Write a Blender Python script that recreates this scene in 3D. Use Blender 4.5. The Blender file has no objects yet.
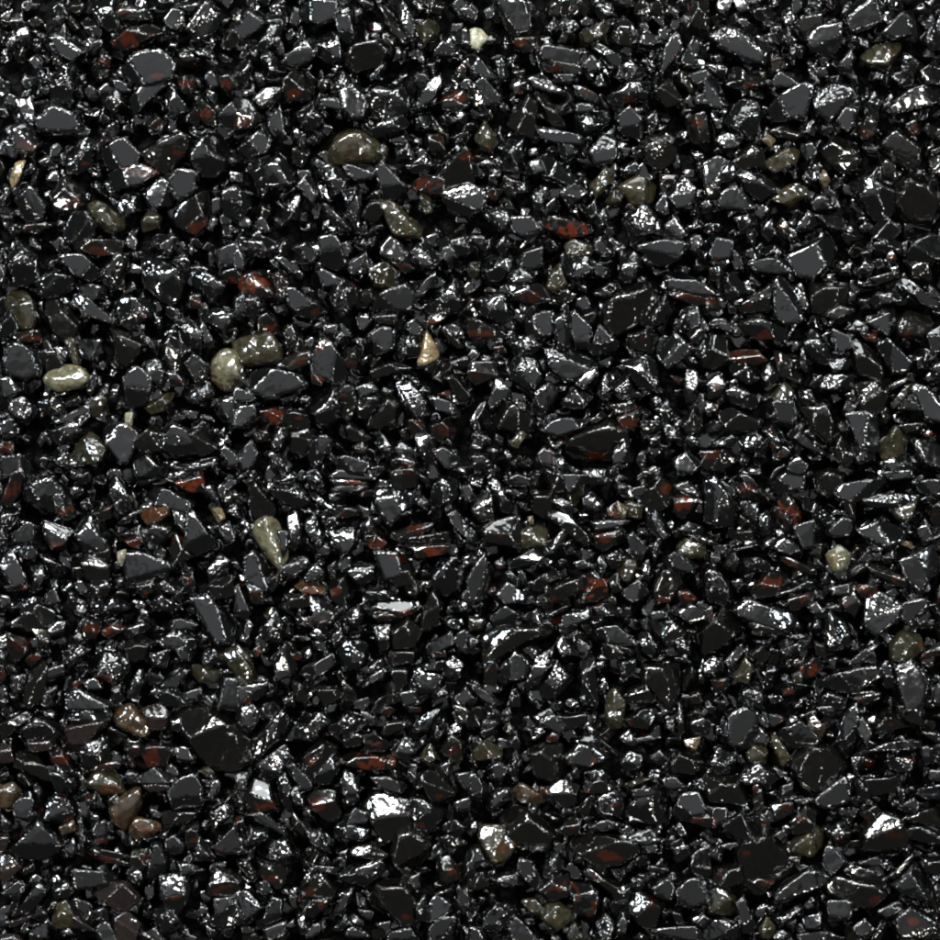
import bpy, math, random
import numpy as np
from mathutils import Vector

S = 0.00025                      # metres per photo pixel: chips of 5 to 12 mm, frame 23.5 cm wide
rng = np.random.default_rng(7)
random.seed(7)
scene = bpy.context.scene
C = scene.collection

# ------------------------------------------------------------------ camera
cam_d = bpy.data.cameras.new('camera'); cam = bpy.data.objects.new('camera', cam_d); C.objects.link(cam)
cam.location = (0, 0, 0.8); cam_d.sensor_width = 36; cam_d.lens = 36*0.8/(940*S); cam_d.clip_start = 0.01; cam_d.clip_end = 50
scene.camera = cam

# ------------------------------------------------------------------ world and lamps (studio light, no sun)
w = bpy.data.worlds.new('World'); scene.world = w; w.use_nodes = True
bg = w.node_tree.nodes['Background']; bg.inputs[0].default_value = (0.98, 1.0, 1.0, 1); bg.inputs[1].default_value = 0.06

def area(name, loc, size, power, color=(1, 1, 1), sy=None):
    d = bpy.data.lights.new(name, 'AREA'); d.energy = power; d.color = color
    d.shape = 'RECTANGLE' if sy else 'SQUARE'; d.size = size
    if sy: d.size_y = sy
    o = bpy.data.objects.new(name, d); C.objects.link(o); o.location = loc
    o.rotation_euler = (-Vector(loc)).to_track_quat('-Z', 'Y').to_euler()
    return o
KEY = Vector((-0.22, 0.62, 0.9))
area('overhead_softbox', (-0.05, 0.16, 1.35), 1.5, 1.6, (0.985, 0.99, 1.01))
area('inner_softbox', (-0.18, 0.30, 1.25), 0.80, 0.5, (0.92, 0.96, 1.05))
area('key_lamp', KEY, 0.16, 9.0, (1.0, 0.99, 0.96), 0.11)
area('far_softbox', (0.1, 1.15, 0.80), 0.60, 5.0, (0.93, 0.98, 1.0), 0.4)
for nm, az, el, dist, sz, pw, cl in (   # small unseen lamps, added to scatter glints over the wet stones
        ('right_added_lamp', 20, 40, 1.05, .10, 3.4, (.86, .95, 1)), ('left_added_lamp', 165, 34, 1.1, .11, 4.0, (.82, .93, 1)),
        ('upper_right_added_lamp', 55, 62, 1.1, .09, 3.2, (1, .98, .94)), ('upper_left_added_lamp', 128, 50, 1.1, .09, 3.2, (.93, .97, 1)),
        ('back_added_lamp', 82, 26, 1.2, .12, 3.6, (.92, .97, 1)), ('near_left_added_lamp', 215, 50, 1.05, .07, 1.8, (1, .96, .88)),
        ('near_right_added_lamp', 318, 55, 1.05, .07, 1.8, (1, .96, .88))):
    a_, e_ = math.radians(az), math.radians(el)
    pw *= .75
    area(nm, (dist*math.cos(e_)*math.cos(a_), dist*math.cos(e_)*math.sin(a_), dist*math.sin(e_)), sz, pw, cl)
scene.cycles.max_bounces = 5; scene.cycles.pixel_filter_type = 'BLACKMAN_HARRIS'; scene.cycles.filter_width = 2.1; scene.cycles.diffuse_bounces = 2; scene.cycles.glossy_bounces = 3
vs = scene.view_settings; scene.display_settings.display_device = 'sRGB'
vs.view_transform = 'Standard'; vs.look = 'None'; vs.exposure = 0; vs.gamma = 1
NH = (KEY.normalized() + Vector((0, 0, 1))).normalized()

# ------------------------------------------------------------------ materials
def stone_material(name, rough, ior, mottle, sss=0.0):
    m = bpy.data.materials.new(name); m.use_nodes = True
    nt = m.node_tree; N = nt.nodes; L = nt.links
    b = N['Principled BSDF']
    def nd(t, **k):
        n = N.new(t)
        for a, v in k.items(): setattr(n, a, v)
        return n
    tc = nd('ShaderNodeTexCoord')
    col = nd('ShaderNodeAttribute', attribute_name='tint'); cr = nd('ShaderNodeAttribute', attribute_name='crease')
    def noise(scale, det=3, ro=0.55):
        n = nd('ShaderNodeTexNoise'); n.inputs['Scale'].default_value = scale; n.inputs['Detail'].default_value = det
        n.inputs['Roughness'].default_value = ro; L.new(tc.outputs['Object'], n.inputs['Vector']); return n
    n1 = noise(600, 5, 0.7)
    mr = nd('ShaderNodeMapRange'); mr.inputs[1].default_value = 0.3; mr.inputs[2].default_value = 0.7
    mr.inputs[3].default_value = 1-mottle; mr.inputs[4].default_value = 1+mottle
    L.new(n1.outputs['Fac'], mr.inputs[0])
    mx = nd('ShaderNodeVectorMath', operation='SCALE'); L.new(col.outputs['Color'], mx.inputs[0]); L.new(mr.outputs[0], mx.inputs['Scale'])
    L.new(mx.outputs[0], b.inputs['Base Color'])
    # roughness: mostly wet and mirror-like, duller dried film in patches
    n2 = noise(160, 3)
    m2 = nd('ShaderNodeMapRange'); m2.inputs[1].default_value = 0.42; m2.inputs[2].default_value = 0.66
    m2.inputs[3].default_value = rough; m2.inputs[4].default_value = rough+0.06
    L.new(n2.outputs['Fac'], m2.inputs[0]); L.new(m2.outputs[0], b.inputs['Roughness'])
    b.inputs['IOR'].default_value = ior
    b.inputs['Coat Weight'].default_value = 1.0; b.inputs['Coat Roughness'].default_value = 0.055; b.inputs['Coat IOR'].default_value = 1.45
    if sss:
        b.inputs['Subsurface Weight'].default_value = sss; b.inputs['Subsurface Radius'].default_value = (1, .7, .4); b.inputs['Subsurface Scale'].default_value = 0.0015
    # bump: beads of wet film along broken edges (crease attribute), faintly rippled faces
    g = noise(190, 2, 0.45); pits = nd('ShaderNodeTexVoronoi'); pits.inputs['Scale'].default_value = 980; pits.feature = 'F1'
    L.new(tc.outputs['Object'], pits.inputs['Vector'])
    hm = nd('ShaderNodeMath', operation='MULTIPLY'); L.new(pits.outputs['Distance'], hm.inputs[0]); L.new(cr.outputs['Fac'], hm.inputs[1])
    b1 = nd('ShaderNodeBump', invert=True); b1.inputs['Strength'].default_value = 1.0; b1.inputs['Distance'].default_value = 0.00025
    L.new(hm.outputs[0], b1.inputs['Height'])
    b2 = nd('ShaderNodeBump'); b2.inputs['Strength'].default_value = 1.0; b2.inputs['Distance'].default_value = 0.00045
    L.new(g.outputs['Fac'], b2.inputs['Height']); L.new(b1.outputs[0], b2.inputs['Normal'])
    L.new(b2.outputs[0], b.inputs['Normal']); L.new(b2.outputs[0], b.inputs['Coat Normal'])
    return m
M_BLACK = stone_material('wet_black_stone', 0.09, 1.6, 0.5)
M_PEB = stone_material('wet_coloured_stone', 0.13, 1.5, 0.75)

# ------------------------------------------------------------------ directions of an icosphere, by level
def ico(level):
    t = (1+5**.5)/2
    V = [(-1,t,0),(1,t,0),(-1,-t,0),(1,-t,0),(0,-1,t),(0,1,t),(0,-1,-t),(0,1,-t),(t,0,-1),(t,0,1),(-t,0,-1),(-t,0,1)]
    F = [(0,11,5),(0,5,1),(0,1,7),(0,7,10),(0,10,11),(1,5,9),(5,11,4),(11,10,2),(10,7,6),(7,1,8),(3,9,4),(3,4,2),(3,2,6),(3,6,8),(3,8,9),(4,9,5),(2,4,11),(6,2,10),(8,6,7),(9,8,1)]
    V = [tuple(np.array(v)/np.linalg.norm(v)) for v in V]
    for _ in range(level):
        mid = {}; G = []
        def m(a, b):
            k = (min(a, b), max(a, b))
            if k not in mid:
                p = np.array(V[a])+np.array(V[b]); V.append(tuple(p/np.linalg.norm(p))); mid[k] = len(V)-1
            return mid[k]
        for a, b, c in F:
            x, y, z = m(a, b), m(b, c), m(c, a); G += [(a,x,z),(b,y,x),(c,z,y),(x,y,z)]
        F = G
    return np.array(V), np.array(F, dtype=np.int32)
ICO = {l: ico(l) for l in (2, 3, 4)}

def wob(P, freq, n=7):
    """smooth pseudo-noise: waves in random directions; P in stone-size units"""
    out = np.zeros(len(P))
    for _ in range(n):
        k = rng.normal(size=3); k = k/np.linalg.norm(k)*freq*rng.uniform(.6, 1.5)
        out += np.sin(P@k + rng.uniform(0, 6.28))
    return out/n

def hull(pts):
    pts = sorted(set(map(tuple, pts)))
    def half(ps):
        h = []
        for p in ps:
            while len(h) > 1 and (h[-1][0]-h[-2][0])*(p[1]-h[-2][1])-(h[-1][1]-h[-2][1])*(p[0]-h[-2][0]) <= 0: h.pop()
            h.append(p)
        return h[:-1]
    return np.array(half(pts)+half(pts[::-1]), float)
def area_c(h):
    x, y = h[:, 0], h[:, 1]; x2, y2 = np.roll(x, -1), np.roll(y, -1); cr = x*y2-x2*y; A = cr.sum()/2
    return abs(A), np.array([((x+x2)*cr).sum(), ((y+y2)*cr).sum()])/(6*A)

BASE = {'G': (.0015, .0015, .0016), 'D': (.0036, .0032, .0025), 'S': (.0015, .0015, .0016), 'B': (.0015, .0015, .0016), 'X': (.0015, .0015, .0016), 'R': (.004, .003, .0025),
        'M': (.014, .0095, .0088), 'O': (.026, .0235, .0125), 'P': (.10, .096, .058), 'T': (.19, .145, .078), 'W': (.36, .35, .25), 'Y': (.042, .028, .016)}  # M: reddish reflection put into the base colour
RED_REFLECTION = np.array([.058, .0105, .0034])  # reflection of something red out of view, painted as base colour

def stone(poly, typ, hl=None, red=None, level=4, tone=None):
    """poly: convex outline in photo pixels (y down). Returns verts in px units (y up) round the outline's centroid, faces, tint, crease, half height"""
    A, c = area_c(poly)
    P = (poly-c)*[1, -1]; P = P[::-1]                       # y up, counter-clockwise again
    ext = P.max(0)-P.min(0)
    per = np.linalg.norm(np.roll(P, -1, 0)-P, axis=1).sum()
    wid = min(max(2*A/per*2, 4), 60)                        # about the narrow width
    D, F = ICO[level]
    H = wid*(rng.uniform(.20, .30) if typ in 'GM' else rng.uniform(.27, .38))                           # top height over the waist
    pl = []
    for i in range(len(P)):
        p, q = P[i], P[(i+1) % len(P)]; e = q-p; l = np.linalg.norm(e)
        if l < 1e-6: continue
        m = np.array([e[1], -e[0]])/l
        up = math.radians(rng.uniform(5, 30) if typ != 'S' else rng.uniform(8, 34)); dn = math.radians(rng.uniform(10, 35))
        n = np.array([m[0]*math.cos(up), m[1]*math.cos(up), math.sin(up)]); pl.append((n, m@p*math.cos(up)))
        n = np.array([m[0]*math.cos(dn), m[1]*math.cos(dn), -math.sin(dn)]); pl.append((n, m@p*math.cos(dn)))
    def tilt(tx, ty):
        n = np.array([math.tan(math.radians(tx)), math.tan(math.radians(ty)), 1]); return n/np.linalg.norm(n)
    if typ in 'GPM': t = tilt(rng.normal(0, 5), rng.normal(2, 5) if typ != 'M' else rng.normal(-14, 3))
    elif typ in 'DR': t = tilt(rng.normal(0, 8), -rng.uniform(13, 26))
    elif typ in 'S': t = tilt(rng.normal(0, 9), rng.normal(2, 9))
    elif typ == 'X': t = NHn = np.array(NH)+rng.normal(0, .01, 3); t = t/np.linalg.norm(t)
    elif typ == 'B': t = tilt(rng.normal(0, 7), rng.normal(-3, 6))
    else: t = tilt(rng.normal(0, 9), rng.normal(2, 9))
    if A > 420 and typ in 'SB' and t[1] > .12: t = tilt(math.degrees(math.atan(t[0]/t[2])), 6)
    pl.append((t, H*t[2]))
    # a ridge: a second upper facet
    k = {'G': 1, 'D': 2, 'R': 1, 'M': 1, 'S': 4, 'B': 3}.get(typ, 3)
    for _ in range(k):
        a = rng.uniform(0, 6.283); s = math.radians(rng.uniform(18, 48)); n = np.array([math.cos(a)*math.sin(s), math.sin(a)*math.sin(s), math.cos(s)])
        reach = (P@n[:2]).max(); o = n[2]*H*rng.uniform(.55, .95)+max(reach, 1)*rng.uniform(.28, .6)*1.0
        pl.append((n, o))
    pl.append((np.array([0, 0, -1.]), H*rng.uniform(.8, 1.1)))
    if hl is not None:
        n = np.array(NH); n = n+rng.normal(0, .02, 3); n /= np.linalg.norm(n)
        q = (np.array(hl)-c)*[1, -1]; q = q*1.0
        o = n[0]*q[0]+n[1]*q[1]+n[2]*H*.97
        n_, o_ = np.array([p[0] for p in pl]), np.array([p[1] for p in pl])
        q_ = 1/np.maximum((D@n_.T)/np.maximum(o_, .1*wid), 1e-9).max(1); top = (D*q_[:, None]@n).max()
        pl.append((n, max(o, top-min(.09*wid, 2.2), .12*wid)))
    NN = np.array([p[0] for p in pl]); OO = np.array([max(p[1], 0.10*wid) for p in pl])
    T = np.maximum((D@NN.T)/OO, 1e-9)
    p_ = {'S': 22., 'B': 17., 'P': 12., 'T': 20., 'O': 20., 'Y': 18., 'W': 12.}.get(typ, 36.)
    Tm = T.max(1); r = 1/(Tm*((T/Tm[:, None])**p_).sum(1)**(1/p_))
    srt = np.sort(T, 1); crease = np.exp(-(1-srt[:, -2]/srt[:, -1])*(8 if typ == 'S' else 11))
    U = D*(r/wid)[:, None]
    big = {'G': .004, 'D': .010, 'R': .008, 'M': .006, 'S': .05, 'B': .035, 'X': .012, 'P': .045, 'O': .045}.get(typ, .035)
    r = r*(1+big*wob(U, 7)*2 + big*.5*wob(U, 17)*2 + ({'S': .006, 'B': .003}.get(typ, 0))*wob(U, 30)*2)
    rough = crease*(1 if typ != 'P' else .8)*(.6+.4*wob(U, 5)*2).clip(0.1, 1)
    r = r + rough*wob(U*wid, 1.3, 9)*.8 + (0.10 if typ == 'S' else .0)*wob(U*wid, 1.1, 9)
    V = D*r[:, None]
    # colour
    base = np.array(BASE[typ])*(rng.uniform(.5, 1.15) if typ == 'O' else rng.uniform(.75, 1.2))*(.45 if typ in 'OTWP' and A < 260 else 1)
    col = np.tile(base, (len(V), 1))
    mott = wob(U, 9)
    if typ in 'OPTWY': # rust-coloured veins and dark flecks
        f = np.clip((mott-.15)*4, 0, 1)[:, None]; col = col*(1-f*.35)+f*.35*base*np.array([1.7, 1.05, .6])
        f = np.clip((wob(U, 16)-.25)*5, 0, 1)[:, None]; col = col*(1-.4*f)
    if red is not None:  # chips: red reflection painted into the tint; pebbles: orange-brown patch
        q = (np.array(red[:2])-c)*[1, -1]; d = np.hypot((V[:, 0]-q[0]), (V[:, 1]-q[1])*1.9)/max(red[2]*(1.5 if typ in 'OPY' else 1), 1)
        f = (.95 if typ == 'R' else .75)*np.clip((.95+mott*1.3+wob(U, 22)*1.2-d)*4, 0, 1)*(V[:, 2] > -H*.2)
        col = col*(1-f[:, None])+(RED_REFLECTION*(1.5 if typ == 'R' else 1) if typ not in 'OPTWY' else np.array([.09, .03, .011]))*rng.uniform(.3, .95)*f[:, None]
    elif typ in 'DSG' and rng.random() < .05:
        f = np.clip((mott+wob(U, 15)*.6-.42)*7, 0, 1)[:, None]; col = col*(1-f)+RED_REFLECTION*.5*f
    att = crease*1.15*(.35+.65*np.clip(.5+wob(U, 6)*1.6, 0, 1))
    if typ in 'OPTWY': att = att*.5
    if typ == 'S': att = np.maximum(att*.9, .18*np.clip((wob(U, 5)-.18)*4, 0, 1))
    if typ == 'B': att = att*.5
    if typ in 'DR': att = att*.6
    return V, F, col, np.clip(att, 0, 1), H, c, wid

def to_mesh(name, V, F, col, cr, mat):
    me = bpy.data.meshes.new(name)
    me.vertices.add(len(V)); me.vertices.foreach_set('co', np.asarray(V, np.float32).ravel())
    n = len(F); me.loops.add(n*3); me.loops.foreach_set('vertex_index', np.asarray(F, np.int32).ravel())
    me.polygons.add(n); me.polygons.foreach_set('loop_start', np.arange(0, n*3, 3, dtype=np.int32))
    me.polygons.foreach_set('use_smooth', np.ones(n, bool))
    a = me.attributes.new('tint', 'FLOAT_COLOR', 'POINT'); a.data.foreach_set('color', np.c_[col, np.ones(len(col))].astype(np.float32).ravel())
    a = me.attributes.new('crease', 'FLOAT', 'POINT'); a.data.foreach_set('value', cr.astype(np.float32))
    me.update(); me.validate(); me.materials.append(mat)
    return me

# ------------------------------------------------------------------ the setting
gm = bpy.data.materials.new('black_grit'); gm.use_nodes = True
b = gm.node_tree.nodes['Principled BSDF']; b.inputs['Base Color'].default_value = (.001, .001, .001, 1); b.inputs['Specular IOR Level'].default_value = .1; b.inputs['Roughness'].default_value = .6
nz = gm.node_tree.nodes.new('ShaderNodeTexNoise'); nz.inputs['Scale'].default_value = 400; bp = gm.node_tree.nodes.new('ShaderNodeBump'); bp.inputs['Distance'].default_value = .001
tcg = gm.node_tree.nodes.new('ShaderNodeTexCoord'); gm.node_tree.links.new(tcg.outputs['Object'], nz.inputs['Vector'])
gm.node_tree.links.new(nz.outputs['Fac'], bp.inputs['Height']); gm.node_tree.links.new(bp.outputs[0], b.inputs['Normal'])
me = bpy.data.meshes.new('ground'); R_ = .5; zg = -42*S
me.from_pydata([(-R_, -R_, zg), (R_, -R_, zg), (R_, R_, zg), (-R_, R_, zg)], [], [(0, 1, 2, 3)]); me.materials.append(gm)
g = bpy.data.objects.new('ground', me); C.objects.link(g); g['kind'] = 'structure'

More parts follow.
